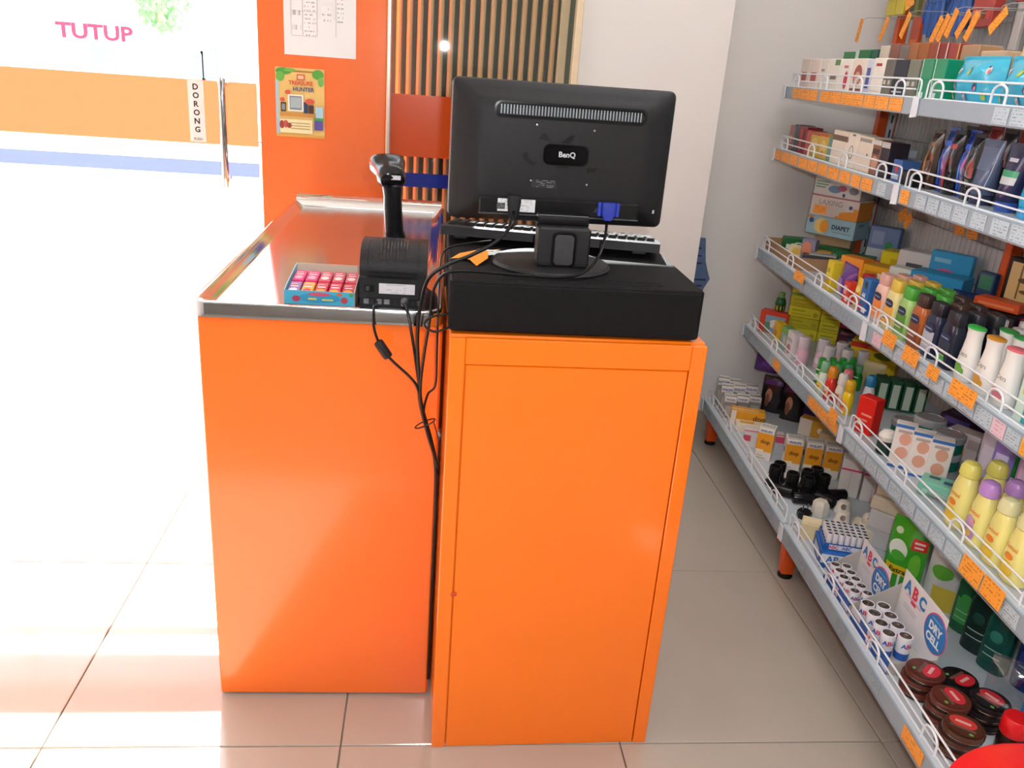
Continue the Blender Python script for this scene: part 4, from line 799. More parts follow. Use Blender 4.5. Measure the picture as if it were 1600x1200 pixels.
carton('sachet_strip', 'pale flat sachet lying above the dark strips', 'sachet', 1.185, 2.885, ZT + .0396, .09, .04, .006, 'a9aaa2', [('T', 'r', .2, .2, .8, .8, 'c9ccc4')], R_(-25), flap=False)
for i, (x, y, l) in enumerate(((1.235, 2.728, 'red soap pack with white script behind the pink sweets'), (1.285, 2.77, 'red soap pack nearest the orange cartons'))):
    pouch('red_pack', l, 'pack', (x, y, Z3), .09, .062, .04, 'c4222f', [('F', 'r', .1, .4, .75, .75, 'e89aa4'), ('F', 'r', .18, .48, .4, .66, 'f6e6ea'), ('F', 'r', .46, .5, .68, .62, 'f6e6ea')], R_(-25), 'red soap packs', seed=i)
for i, (x, y) in enumerate(((1.15, 2.70), (1.17, 2.675), (1.135, 2.665))):
    pouch('sweet_sachet', 'small pink and white sachet, %s of three in front of the tray' % ('left', 'right', 'front')[i], 'sachet', (x, y, ZT + .0), .03, .055, .016, 'e6a9b4', [('F', 'r', .2, .3, .8, .6, 'f6dde2')], R_(-50), 'pink sachets', seed=i + 9)
carton('yellow_carton', 'slim upright yellow carton behind the third shelf guard', 'carton', 1.092, 2.55, Z3, .045, .03, .092, 'e2cb2c', [('F', 'r', .15, .2, .85, .5, 'c9a81e'), ('F', 'r', .15, .6, .6, .75, 'a89a30')])
pouch('purple_pouch', 'purple foil pouch behind the third shelf guard', 'pouch', (1.11, 2.475, Z3), .10, .10, .045, '5a2a8a', [('F', 'r', .1, .15, .55, .6, '8f6fb0'), ('F', 'r', .2, .1, .45, .35, 'd9b4c4')], seed=2)
carton('red_carton', 'red and white carton next to the purple pouch', 'carton', 1.092, 2.405, Z3, .042, .03, .062, 'd83a2a', [('F', 'r', .1, .4, .6, .8, 'e8b0a4'), ('F', 'r', .5, .1, .95, .35, 'f0d8d0')])
carton('red_carton', 'crimson carton behind the red and white carton', 'carton', 1.145, 2.405, Z3, .05, .035, .085, 'c22f40', [('F', 'r', .1, .6, .9, .8, 'e6b6bc')])
pouch('candy_sachet', 'yellow and orange sachet next to the blue carton', 'sachet', (1.095, 2.35, Z3), .055, .085, .02, 'e9c02a', [('F', 'r', .2, .2, .8, .55, 'd8642a'), ('F', 'e', .5, .7, .25, .12, 'f3e08a')], seed=6)
pouch('candy_sachet', 'pale grey and yellow sachet behind the yellow sachet', 'sachet', (1.145, 2.345, Z3), .06, .1, .02, 'c9c8a4', [('F', 'r', .2, .2, .8, .55, 'a8ae6a')], seed=7)
carton('blue_carton', 'upright blue carton with white 44 before the first lotion bottle', 'carton', 1.098, 2.292, Z3, .05, .035, .098, '2f6ab0', [('F', 't', '44', .42, .52, .16, 'eef2f6', .03), ('F', 'e', .5, .82, .2, .1, '1f3a3a'), ('F', 'r', 0, .05, .5, .25, 'c0304a'), ('F', 'r', .5, .05, 1, .2, 'd8e4f0')])
carton('orange_carton', 'orange carton with pale bottle print beside the yellow carton', 'carton', 1.205, 2.655, Z3, .085, .055, .088, 'ef9326', [('F', 'e', .3, .45, .08, .3, 'f6d9a0'), ('F', 'e', .65, .45, .08, .3, 'f6d9a0')], R_(-60))
carton('yellow_carton', 'yellow carton right of the orange carton on the third shelf', 'carton', 1.253, 2.572, Z3, .09, .08, .083, 'e6a51e', [('F', 'r', .1, .3, .9, .55, 'f0c24a'), ('F', 'r', .1, .65, .7, .8, 'c98a1a')], R_(-50))
carton('display_carton', 'bright yellow display carton with fruit print at the back', 'carton', 1.378, 2.70, Z3, .125, .08, .105, 'e3cf1c', [('F', 'e', .2, .35, .14, .2, 'c24a2a'), ('F', 'e', .38, .3, .12, .16, '6f8a2a'), ('F', 'e', .85, .4, .14, .25, 'e8892a'), ('F', 'r', .25, .6, .9, .8, 'c9a818')], R_(-40))
carton('display_carton', 'pale white display carton with dark lettering at the back', 'carton', 1.372, 2.56, Z3, .14, .07, .135, 'd6d4d2', [('F', 'r', .2, .62, .55, .74, '4a5058'), ('F', 'r', .62, .4, .98, .52, '5a6068'), ('F', 'r', .3, .3, .5, .42, 'e29a5a')], R_(-45))
carton('display_carton', 'blue and green clear display carton at the far back', 'carton', 1.398, 2.90, ZT, .10, .045, .15, '6a86b4', [('F', 'r', 0, .1, .6, .5, 'b9c4cc'), ('F', 'e', .7, .6, .12, .1, '1f8a4a'), ('F', 'r', .1, .6, .5, .9, '8aa0c4')], R_(-40))
carton('display_carton', 'sky blue display carton behind the lotion bottles', 'carton', 1.335, 2.375, Z3, .15, .08, .11, '2a98cf', [('F', 'r', .2, .3, .9, .42, 'd884b4'), ('F', 'e', .2, .72, .06, .1, 'e6e04a'), ('F', 'r', .4, .6, .8, .7, 'c986c4')], R_(-50))
carton('display_carton', 'tall sky blue carton leaning behind the blue display carton', 'carton', 1.392, 2.44, Z3, .12, .025, .16, '2f9ed2', [('F', 'e', .4, .6, .25, .1, 'c85a8a'), ('F', 'r', .1, .8, .5, .88, '7fc4e4')], R_(-50))
carton('small_carton', 'white and green leaf carton behind the pink capped bottles', 'carton', 1.273, 2.478, Z3, .07, .05, .10, 'e3e8de', [('F', 'e', .6, .5, .25, .25, '6fb04a'), ('R', 'r', .1, .3, .9, .7, 'cfd6d0')], R_(-50))
pouch('hair_pouch', 'blue and green dark pouch lying behind the brown bottles', 'pouch', (1.33, 2.20, Z3), .10, .10, .05, '1f3560', [('F', 'e', .5, .7, .4, .14, '6fc03a'), ('F', 'r', .2, .3, .8, .5, '2c55b0')], R_(-50), seed=8)
for i, (y, z) in enumerate(((2.832, 1.03), (2.79, 1.018), (2.471, 1.05), (2.40, 1.052))):
    hook(y, z, 'orange price card below the second shelf, %s from the far end' % ORD[i], 1.41, tilt=(60, 40, 85, 85)[i], group='orange cards at the back of the third shelf', w=.034, h=.055).children[0].scale = (.25, 1, 1)
# flat lotion bottles: six colours, three deep
fb = [(2.212, 'e6bfae', 'dca99c', 'ef8a3c', 'pink'), (2.142, 'e9dd9a', 'e2c04c', 'eeb04a', 'yellow'), (2.068, 'a3cf7a', '4fae3e', '5f9a3a', 'light green'), (1.995, 'b5622f', '3f2a24', '8a4a2c', 'copper'), (1.922, '27304a', '24232c', 'b9bdc8', 'navy with white label'), (1.845, '1f2638', '23232b', '2f3a4a', 'black-navy with green label')]
SB = [(0, .028, .015, 4), (.006, .031, .0175, 4), (.085, .031, .0175, 4), (.097, .028, .016, 3.6), (.103, .024, .0145, 3.6)]
SC = [(.103, .0235, .0145, 4), (.106, .0245, .015, 4), (.130, .0235, .0145, 4), (.1335, .022, .013, 4)]
for i, (y, c, cap, lab, nm) in enumerate(fb):
    its = [('C', 'r', .12, .06, .88, .66, lab), ('C', 'e', .5, .74, .27, .13, '1c2f58'), ('C', 't', 'Vaseline', .5, .745, .05, 'dfe6f2', .0), ('C', 'r', .25, .3, .75, .36, 'e9e4da' if i != 1 else '8a5a2c'), ('C', 'r', .25, .2, .6, .24, 'e9e4da' if i != 1 else '8a5a2c')]
    if i == 5: its += [('C', 'e', .5, .12, .16, .1, '5fc04a')]
    for k in range(3):
        capc = [(cap, cap, cap), ('e2c04c', 'e2c04c', cap), ('4fae3e', '4fae3e', '4fae3e'), (cap, '4fae3e', '4a3a30'), (cap, '4a342c', '3a2a26'), (cap, '23232b', '2c2c33')][i][k]
        lofted('lotion_bottle', 'flat %s lotion bottle, %s row from the shelf front' % (nm, ('first', 'second', 'third')[k]), 'bottle', (1.098 + .044 * k, y + .0 * k, Z3), [('body', SB, c, .25), ('cap', SC, capc, .35)], its if k == 0 else (), (SB, .012, .092, 1.7, .062), AISLE, 'flat lotion bottles on the third shelf', n=20)
LBs = [(0, .026, .016, 2.6), (.004, .029, .018, 2.6), (.035, .0305, .0185, 2.5), (.07, .024, .0155, 2.4), (.095, .0195, .0145, 2.3), (.112, .0205, .0150, 2.3), (.119, .024, .016, 2.3)]
LC_ = [(.119, .024, .0165, 2.3), (.1225, .0245, .0165, 2.3), (.1235, .022, .015, 2.3)]
lo_ = [(1.098, 1.762, '35b24a', '6fae4a', 'green topped white lotion bottle, front row beside the dark bottles'), (1.165, 1.752, '2f9a4a', '6fae4a', 'green topped white lotion bottle, rear left'), (1.165, 1.70, '2f9a4a', '7fb46a', 'green topped white lotion bottle, rear right'), (1.098, 1.685, 'c98a2a', 'd9a03a', 'amber topped white lotion bottle in the front row'),
    (1.165, 1.615, 'c4862a', 'd9a03a', 'amber topped white lotion bottle in the rear row'), (1.098, 1.610, 'e2707c', 'd9808a', 'pink topped white lotion bottle in the front row'), (1.165, 1.54, 'e2707c', 'd9808a', 'pink topped white lotion bottle at the right edge')]
for x, y, c, c2, l in lo_:
    lofted('white_lotion_bottle', l, 'bottle', (x, y, Z3), [('body', LBs, 'efece6', .3), ('cap', LC_, c, .35)], [('C', 't', 'Citra', .5, .50, .09, '7a7a70', .0), ('C', 'e', .42, .2, .22, .10, c2), ('C', 'e', .6, .15, .18, .07, c2)], (LBs, .006, .115, 2.0, .055), AISLE, 'white lotion bottles on the third shelf')
carton('teal_pack', 'teal pack at the right edge of the third shelf front', 'pack', 1.098, 1.515, Z3, .06, .03, .12, '3fa6ae', [('F', 'r', .0, .0, .45, 1, 'c9e0d0'), ('F', 'e', .25, .5, .1, .06, 'e0c84a')])
WBs = [(0, .021, .021), (.004, .023, .023), (.06, .023, .023), (.074, .020, .02), (.078, .014, .014)]
for i, (x, y, l) in enumerate(((1.235, 1.895, 'white bottle with white cap and red dot behind the dark bottles'), (1.285, 1.88, 'white bottle with white cap second behind the dark bottles'), (1.235, 1.825, 'white bottle with white cap behind the green topped bottles'), (1.285, 1.80, 'white bottle with white cap in the back behind the green tops'), (1.235, 1.755, 'white bottle with a yellow label at the right edge'))):
    lofted('white_bottle', l, 'bottle', (x, y, Z3), [('body', WBs, 'e4dfdc', .3), ('cap', [(.078, .0155, .0155), (.108, .0145, .0145)], 'efeceb', .3)], [('C', 'e', .5, .5, .2, .2, 'e25a6a') if i == 0 else ('C', 'r', .1, .2, .9, .5, ('d9d4d8', 'd8cf6a')[i == 4])], (WBs, .005, .06, 2.2, .05), AISLE, 'white bottles on the third shelf')
for i, (y, l) in enumerate(((1.93, 'magenta carton behind the white bottles, farther'), (1.83, 'magenta carton behind the white bottles, nearer'))):
    carton('magenta_carton', l, 'carton', 1.345, y, Z3, .09, .05, .095, 'c2307c', [('F', 'r', .1, .4, .9, .6, 'e2a0c4')], group='magenta cartons on the third shelf')
for i, (w, c, dy) in enumerate(((.16, '3a2428', 0), (.16, '2a2024', .005), (.15, '241d22', .012))):
    carton('hair_dye_box', 'long dark box in a stack at the back, %s' % ('bottom of three', 'middle of three', 'top of three')[i], 'box', 1.295, 2.02 + dy, Z3 + .096 * 0 + .0345 * i + .0, w, .07, .033, c, [('F', 'r', .05, .1, .3, .9, 'd2ced0'), ('F', 'r', .4, .2, .98, .8, '4a3c42')], R_(-60), 'dark boxes stacked on the third shelf')
carton('orange_box', 'flat orange box lying on the dark box stack', 'box', 1.30, 2.02, Z3 + .105, .11, .05, .022, 'e2582a', [('F', 'r', .1, .3, .9, .6, 'ee8a5a')], R_(-55))
fr_ = carton('picture_box', 'black bordered box with a bamboo print at the back', 'box', 1.405, 2.082, Z3 + .001, .135, .025, .215, '17120f', [('F', 'r', .08, .5, .92, .95, 'dcb878'), ('F', 'r', .3, .52, .34, .93, '7a5a2c'), ('F', 'r', .55, .52, .58, .93, '8a6430'), ('F', 'e', .4, .75, .12, .03, '5a4424'), ('F', 'e', .62, .82, .12, .03, '6a5028'), ('F', 'e', .5, .62, .14, .025, '6a5028')], R_(-70), flap=False)
carton('small_carton', 'dark blue and green slim carton beside the bamboo print box', 'carton', 1.375, 2.215, Z3, .05, .02, .155, '1f3f6a', [('F', 'r', .1, .7, .9, .95, '2f7a5a'), ('F', 'e', .5, .4, .3, .1, 'b85a4a')], R_(-70))
# ------------------------------------------------------------------ fourth shelf, far bay
carton('red_pack', 'red box with a blue and white picture at the far end of the fourth shelf', 'box', 1.135, 3.09, Z4, .105, .04, .085, 'd5402c', [('F', 'r', .2, .05, .92, .82, '7fa2b8'), ('F', 'e', .55, .45, .2, .2, 'e6e0dc'), ('F', 'e', .62, .3, .1, .14, 'd8a890'), ('F', 'r', .2, .05, .4, .5, '5a8a6a')], R_(-35))
lofted('syrup_bottle', 'little green bottle with yellow label standing on the red box', 'bottle', (1.15, 3.105, Z4 + .0862), [('body', [(0, .019, .019), (.004, .02, .02), (.03, .02, .02), (.045, .016, .016), (.052, .009, .009)], '14592f', .15), ('cap', [(.05, .0115, .0115), (.068, .0115, .0115), (.07, .01, .01)], '6f9a5a', .35)], [('C', 'r', 0, .0, 1, 1, 'e2b93a')], ([(0, .02, .02), (.03, .02, .02)], .003, .02, 4.0, .07))
carton('yellow_carton', 'yellow carton leaning beside the red box on the fourth shelf', 'carton', 1.118, 2.975, Z4, .05, .03, .075, 'e4b81f', [('F', 'r', .2, .2, .8, .6, 'c9902a')])
carton('small_carton', 'green and white carton with a face print on the fourth shelf', 'carton', 1.125, 2.895, Z4, .07, .035, .078, '7fb45a', [('F', 'r', .1, .05, .9, .7, '9fb8c4'), ('F', 'e', .6, .4, .2, .2, 'e0c4b4')])
carton('small_carton', 'white carton with red swirl beside the pink roll-on', 'carton', 1.118, 2.81, Z4, .06, .04, .088, 'e3dcdc', [('F', 'e', .5, .3, .3, .2, 'c87a7a'), ('F', 'r', .1, .6, .9, .75, 'b9b4c0')])
for j, (dx, dy, l) in enumerate(((0, 0, 'front'), (.106, -.05, 'rear'))):
    for k in range(5):
        carton('tea_box', 'bright yellow flat box in the %s stack on the fourth shelf, %s from the bottom' % (l, ORD[k]), 'box', 1.235 + dx, 3.065 + dy, Z4 + .0405 * k, .115, .07, .039, ('dcd32c', 'c6bc22')[k % 2] if j == 0 else 'ddd42c', [('F', 'r', .1, .25, .7, .32, 'a8a01c'), ('F', 'e', .85, .4, .08, .25, 'b5a824'), ('F', 'r', .1, .6, .5, .7, '8f9a2c')] if k < 4 else [('F', 'r', 0, 0, 1, .25, '6fa03a'), ('F', 'e', .5, .6, .2, .3, 'e08a3a')], R_(-25), 'yellow boxes on the fourth shelf')
for k in range(4):
    carton('plum_box', 'dark plum box stacked beside the yellow boxes, %s from the bottom' % ORD[k], 'box', 1.355, 2.885, Z4 + .031 * k, .10, .06, .030, ('4a1f2c', '5a2430', '421a28', '8a2436')[k], [('F', 'r', .1, .3, .9, .6, '8a5a68')], R_(-35), 'plum boxes on the fourth shelf')
for k in range(2):
    carton('small_carton', 'navy and gold small box beside the plum boxes, %s' % ('lower', 'upper')[k], 'box', 1.335, 2.795, Z4 + .041 * k, .07, .05, .040, '2c3f6a', [('F', 'r', .1, .5, .9, .8, 'b0903a'), ('F', 'r', .1, .1, .6, .3, '5a7fb0')], R_(-35), 'navy boxes')
for k in range(2):
    carton('noodle_box', 'yellow box with red band and leaf print on the fourth shelf, %s of two' % ('lower', 'upper')[k], 'box', 1.335, 2.655, Z4 + .061 * k, .15, .09, .06, 'e2c41c', [('F', 'r', 0, .6, .6, .9, 'c8362a') if k else ('F', 'e', .35, .3, .3, .22, '8a6a1c'), ('F', 'e', .55, .7, .2, .14, 'd87a2a'), ('F', 'e', .7, .35, .2, .2, '6f7a1c')], R_(-35), 'yellow boxes with red band')
pouch('sachet', 'clear wrinkled sachet leaning on the noodle boxes', 'sachet', (1.28, 2.535, Z4), .07, .085, .02, 'c9b98a', [('F', 'r', .3, .2, .8, .6, 'd9c46a')], R_(-40), seed=3)
RB = [(0, .019, .019), (.003, .021, .021), (.05, .021, .021), (.06, .018, .018)]
RC = [(.06, .019, .019), (.063, .0205, .0205), (.098, .0195, .0195), (.102, .016, .016)]
lofted('roll_on', 'pink roll-on with milky cap beside the green bottles', 'bottle', (1.112, 2.715, Z4), [('body', RB, 'e2b4c4', .3), ('cap', RC, 'd3c3cc', .2)], [('C', 'e', .5, .5, .3, .3, 'efdfe6'), ('C', 'e', .5, .4, .08, .08, '7a3a5a')], (RB, .005, .05, 2.2, .045))
for i, (x, y) in enumerate(((1.172, 2.70), (1.225, 2.675), (1.165, 2.625), (1.215, 2.60), (1.262, 2.59))):
    lofted('roll_on', 'clear capped roll-on behind the green bottles, %s from the wall end' % ORD[i], 'bottle', (x, y, Z4), [('body', RB, ('e0c4cc', 'd8b4b4', 'e6e0e0', 'dfe4e0', 'd8c0c8')[i], .3), ('cap', RC, 'd9d6da', .15)], [('C', 'r', .1, .3, .9, .7, 'efe6ea')], (RB, .005, .05, 2.2, .045), AISLE, 'clear capped roll-ons', n=16)
GN = [(0, .012, .012), (.003, .0145, .0145), (.045, .0145, .0145), (.056, .010, .010), (.06, .0095, .0095)]
GC = [(.06, .011, .011), (.082, .011, .011), (.0835, .009, .009)]
n_ = 0
for j in range(3):
    for k in range(4):
        x, y = 1.115 + .036 * k - .004 * j, 2.60 - .036 * j + .006 * k
        if j == 1 and k == 3: continue
        lofted('green_bottle', 'slim green bottle with a white collar, %s row, %s from the guard' % (('rear', 'middle', 'front')[j], ORD[k]), 'bottle', (x, y - .05, Z4), [('body', GN, '1f8a32', .15), ('cap', GC, ('2fa03a', '37a848', '5fae7a')[j], .3)], [('C', 'r', .1, .1, .9, .6, ('cfe2cf', 'e4ecd8', 'e9de4a')[j]), ('C', 'r', .0, .88, 1, .94, 'e8f2e8')], (GN, .004, .05, 2.4, .034), AISLE, 'slim green bottles', n=14)
PB = [(0, .017, .014), (.003, .019, .016), (.05, .019, .016), (.066, .014, .013), (.07, .0115, .0115)]
PC = [(.07, .0145, .0145), (.074, .0155, .0155), (.098, .0145, .0145), (.104, .010, .010)]
for x, y, c, cap, lab, l in ((1.092, 2.405, 'd83a2c', 'd98a1e', 'efc4a0', 'red bottle with an orange cap on the fourth shelf'), (1.13, 2.385, 'e6a8b0', 'e2707c', 'f3dde0', 'pink bottle with a pink cap on the fourth shelf'), (1.10, 2.29, 'eec81c', 'd2a41a', 'f3a06a', 'yellow bottle with a mustard cap on the fourth shelf'), (1.185, 2.345, 'dfe4e8', '2f86b8', 'f2f4f5', 'white bottle with a blue cap on the fourth shelf'), (1.088, 2.455, 'cfe0d0', '7fb48a', 'e9d84a', 'pale bottle with a green cap and a gold label on the fourth shelf'), (1.10, 2.345, 'd8d0c4', 'd9d2cc', 'c46a5a', 'short clear bottle with pale cap between the red and yellow bottles')):
    lofted('cologne_bottle', l, 'bottle', (x, y, Z4), [('body', PB, c, .2), ('cap', PC, cap, .35)], [('C', 'r', .1, .15, .9, .75, lab), ('C', 'r', .25, .3, .75, .42, 'd0524a')], (PB, .004, .055, 2.2, .045))
for i in range(4):
    carton('green_carton', 'dark green and white upright carton beside the blue capped bottle, %s of four' % ORD[i], 'carton', 1.235 + .034 * i, 2.375 - .012 * i, Z4, .032, .06, .09, '1f5a3c', [('F', 'r', .18, .08, .82, .9, 'c9dcc9'), ('R', 'r', .0, .0, 1, .1, '2f6a4a')], R_(-15), 'green cartons on the fourth shelf')
# ------------------------------------------------------------------ fourth shelf, near bay
carton('red_carton', 'tall bright red carton at the bay boundary of the fourth shelf', 'carton', 1.105, 2.155, Z4, .055, .04, .105, 'e0261c', [('F', 'r', .3, .5, .9, .56, 'f0907a'), ('F', 'r', .3, .35, .7, .4, 'f0907a'), ('F', 'e', .25, .3, .08, .1, 'e8d0b0')], R_(-60))
for k in range(3):
    carton('dark_book_box', 'dark purple flat box at the back of the fourth shelf, %s from the bottom' % ORD[k], 'box', 1.375, 2.10 + .008 * k, Z4 + .0255 * k, .14, .08, .025, ('3a2348', '2a1f44', '33203c')[k], [('F', 'r', .1, .2, .6, .8, '5a4a8a'), ('T', 'r', .1, .2, .6, .8, '4a4470')], R_(-55), 'purple boxes on the fourth shelf')
carton('small_carton', 'white carton with red and yellow print behind the jars', 'carton', 1.315, 2.015, Z4, .10, .05, .075, 'd9c9c6', [('F', 'r', .0, .2, .3, .9, 'b83a4a'), ('F', 'e', .45, .3, .12, .3, 'e2a02a'), ('F', 'r', .6, .5, .95, .85, 'c2a8a8')], R_(-55))
carton('small_carton', 'bright green and white carton behind the jars', 'carton', 1.375, 1.885, Z4, .15, .07, .075, '2fa04a', [('F', 'r', 0, 0, 1, .3, 'dfe2da'), ('F', 'r', .65, .05, .95, .22, '6a8a6a'), ('F', 'r', .1, .5, .4, .8, 'a85a4a')], R_(-60))
lofted('small_jar', 'dark little bottle with a white cotton top beside the white cartons', 'bottle', (1.10, 2.02, Z4), [('body', [(0, .022, .022), (.003, .024, .024), (.035, .024, .024), (.038, .023, .023)], '24403a', .2), ('cotton_top', [(.038, .022, .022), (.05, .024, .024), (.062, .017, .017), (.066, .008, .008)], 'e8e2da', .8)])
CB_ = [('F', 'r', 0, .93, 1, 1, '2f6fb8'), ('F', 'r', 0, 0, 1, .06, '2f6fb8'), ('R', 'r', 0, .93, 1, 1, '2f6fb8'), ('R', 'r', 0, 0, 1, .06, '2f6fb8'), ('F', 'e', .55, .68, .28, .14, 'e0a890'), ('F', 'e', .5, .36, .3, .14, 'dfa58c'), ('R', 'e', .5, .65, .3, .12, 'e2b09a'), ('R', 'e', .45, .35, .3, .12, 'dba088'), ('F', 'r', .15, .82, .8, .88, 'b4aaa6'), ('R', 'r', .2, .1, .6, .17, '8f98a8')]
for i, (x, y) in enumerate(((1.102, 1.945), (1.125, 1.898), (1.152, 1.857))):
    carton('cream_carton', 'upright white carton with blue ends and face prints, %s of three' % ('left', 'middle', 'right')[i], 'carton', x, y, Z4, .05, .035, .118, 'ece4de', CB_, R_(-28), 'white cartons with blue ends')
JB = [(0, .037, .037), (.002, .039, .039), (.028, .039, .039), (.03, .036, .036)]
JL = [(.0285, .040, .040), (.031, .041, .041), (.044, .041, .041), (.047, .038, .038)]
def jar(label, x, y, z):
    r = lofted('cream_jar', label, 'jar', (x, y, z), [('jar_body', JB, '0f6f62', .2), ('lid', JL, 'a9acae', .25)], [('C', 'e', .5, .5, .28, .34, 'd86aa4'), ('C', 'r', .36, .45, .64, .55, 'b83a7c')], (JB, .002, .028, 2.2, .085), R_(-35), 'green cream jars', n=28)
    MB().lathe([(.034, 0), (.034, .0012), (.03, .0014), (.03, .0004)], 28, c=(0, 0, .047)).build('lid_ring', mat('c2c5c7', .2, .5), r)
jar('green jar with silver lid, lower of the near stack', 1.222, 1.955, Z4); jar('green jar with silver lid, top of the near stack', 1.222, 1.955, Z4 + .048)
jar('green jar with silver lid, lower of the middle stack', 1.222, 2.055, Z4); jar('green jar with silver lid, top of the middle stack', 1.222, 2.055, Z4 + .048)
jar('green jar with silver lid alone at the rear', 1.215, 2.15, Z4 + .0)
carton('soap_box', 'mint green soap box lying in clear film on the fourth shelf', 'box', 1.135, 1.785, Z4 + .003, .10, .062, .032, '7fcab0', [('T', 'r', .15, .55, .4, .8, '2f5a6a'), ('T', 'r', .5, .3, .9, .6, '3a6a78'), ('F', 'r', .1, .2, .9, .5, 'a5dcc8')], R_(-38), flap=False)
pouch('clear_film', 'crumpled clear film around the mint soap box front', 'film', (1.105, 1.735, Z4), .07, .03, .022, 'ffffff', [], R_(-60), clear=True, seed=12)
YB = [(0, .027, .018, 2.5), (.004, .031, .021, 2.5), (.05, .0325, .022, 2.5), (.09, .029, .020, 2.4), (.112, .0225, .0175, 2.2), (.118, .019, .0165, 2)]
YC = [(.118, .0205, .018, 2), (.121, .0235, .0205, 2), (.138, .0225, .0195, 2), (.148, .017, .015, 2), (.152, .008, .007, 2)]
yb = [(1.098, 1.645, 'ded76c', 0, 'leftmost yellow baby bottle with a yellow dome cap'), (1.165, 1.655, 'dcd468', 0, 'yellow baby bottle with a yellow cap in the rear row, left'), (1.098, 1.565, 'b98ad0', 1, 'yellow baby bottle with a purple cap in the front row'), (1.160, 1.575, 'b98ad0', 1, 'yellow baby bottle with a purple cap in the rear row'), (1.220, 1.585, 'a678c4', 1, 'yellow baby bottle with a purple cap farthest back'), (1.097, 1.492, 'dcd8a4', 0, 'yellow baby bottle with a pale cap in the front row, left'), (1.098, 1.425, 'dad69a', 0, 'yellow baby bottle with a pale cap in the front row, right'), (1.155, 1.50, 'dcd88c', 0, 'yellow baby bottle with a pale cap in the rear row')]
for x, y, cap, v, l in yb:
    s = 1.04 if v == 0 and y > 1.6 else 1.0
    its = [('C', 't', 'Zwitsal', .5, .72, .085, 'e2762a', .01), ('C', 'e', .5, .52, .17, .07, 'e8832a')]
    its += [('C', 'e', .42, .42, .22, .2, 'c89ac0'), ('C', 'e', .5, .22, .26, .16, 'b98cc4'), ('C', 'e', .5, .22, .1, .08, 'e9c84a')] if v else [('C', 'e', .5, .25, .28, .17, 'ecc83a')]
    r = lofted('baby_bottle', l, 'bottle', (x, y, Z4), [('body', YB, 'ebe18a', .3), ('cap', YC, cap, .3)], its, (YB, .006, .105, 1.9, .06), AISLE, 'yellow baby bottles on the fourth shelf', n=22)
    r.scale = (s, s, s)
for i, (x, y, c, l) in enumerate(((1.235, 1.80, 'b9b6c6', 'clear and silver sachet tube behind the yellow bottles'), (1.24, 1.755, '8f7fd0', 'violet sachet tube behind the yellow bottles'), (1.272, 1.705, 'd3a9cc', 'pink lilac sachet tube behind the yellow bottles'))):
    pouch('tube_sachet', l, 'sachet', (x, y, Z4), .05, .165, .03, c, [('F', 'r', .2, .3, .8, .85, ('c9c6d4', 'cfc9ee', 'dfc0da')[i])], R_(-60), 'upright sachets behind the yellow bottles', seed=i)
lofted('clear_tub', 'clear tub with pink contents beside the leftmost yellow bottle', 'tub', (1.195, 1.712, Z4), [('contents', [(.004, .03, .03), (.07, .03, .03)], 'd98a98', .5), ('tub', [(0, .035, .035), (.09, .037, .037), (.096, .03, .03)], CLEAR, .1)])
carton('grey_carton', 'grey carton at the back beside the orange bag', 'carton', 1.32, 1.70, Z4, .07, .04, .17, '8f9098', [('F', 'r', 0, 0, .1, 1, '3a2f6a')], R_(-60))
pouch('orange_bag', 'shiny orange red foil bag at the right edge of the fourth shelf', 'bag', (1.312, 1.555, Z4), .13, .15, .07, 'c93a1c', [('F', 'e', .4, .7, .2, .12, 'f07a2a'), ('F', 'e', .75, .6, .15, .1, 'f08a3a')], R_(-60), rough=.12, seed=5)
# ------------------------------------------------------------------ bottom shelf, far bay
def bulb(x, y, h, i, l, w=.046, z=Z5): carton('bulb_box', l, 'box', x, y, z, w, w, h, 'd9d5d0', [('F', 'r', 0, 0, 1, .78, '8f8c88'), ('F', 'r', .15, .1, .85, .6, 'b4b0aa'), ('T', 'r', .05, .2, .95, .5, 'a8a49e'), ('F', 't', 'PHILIPS', .5, .89, .085, '2f5aa0', .02), ('R', 'r', 0, 0, 1, .8, '7f7c78')], R_(-12), 'grey and white bulb boxes at the far end')
i = 0
for j, (y, h) in enumerate(((3.135, .115), (3.075, .105), (3.015, .085))):
    for k in range(3 if j else 2):
        bulb(.992 + .05 * k, y + .008 * k, h - (.012 * k if j == 0 else 0), i, 'small grey and white bulb box at the far end, %s row, %s from the guard' % (('back', 'middle', 'front')[j], ORD[k])); i += 1
carton('bulb_box', 'orange and white bulb box lying on its side at the far end', 'box', 1.045, 2.945, Z5, .125, .05, .058, 'eba52a', [('F', 'r', 0, 0, .15, 1, 'efe4d6'), ('F', 't', 'dop', .84, .55, .5, '7a4a1c', .02), ('F', 'r', .2, .2, .6, .3, 'f2c46a'), ('T', 'r', .0, .2, .8, .4, 'f2d49a')], R_(-14))
carton('bulb_box', 'cream and orange flat carton below the lying bulb box', 'box', 1.05, 2.875, Z5, .13, .05, .032, 'e9dcc6', [('T', 'r', .1, .3, .5, .7, 'e8a43a'), ('F', 'r', .6, .2, .95, .8, 'd98a5a')], R_(-14))
carton('bulb_box', 'pink and white flat carton in front of the cream carton', 'box', 1.07, 2.81, Z5, .14, .045, .03, 'ecdfe0', [('T', 'r', .0, .0, 1, .2, 'd9486a'), ('F', 'r', .6, .1, 1, .9, 'd9486a'), ('F', 'r', 0, .1, .15, .9, 'd9486a')], R_(-14))
carton('small_carton', 'thin white and red carton standing by the guard', 'carton', 1.0, 2.745, Z5, .05, .03, .045, 'ddd6d4', [('F', 'r', .0, .5, .5, 1, 'd0526a')], R_(-20))
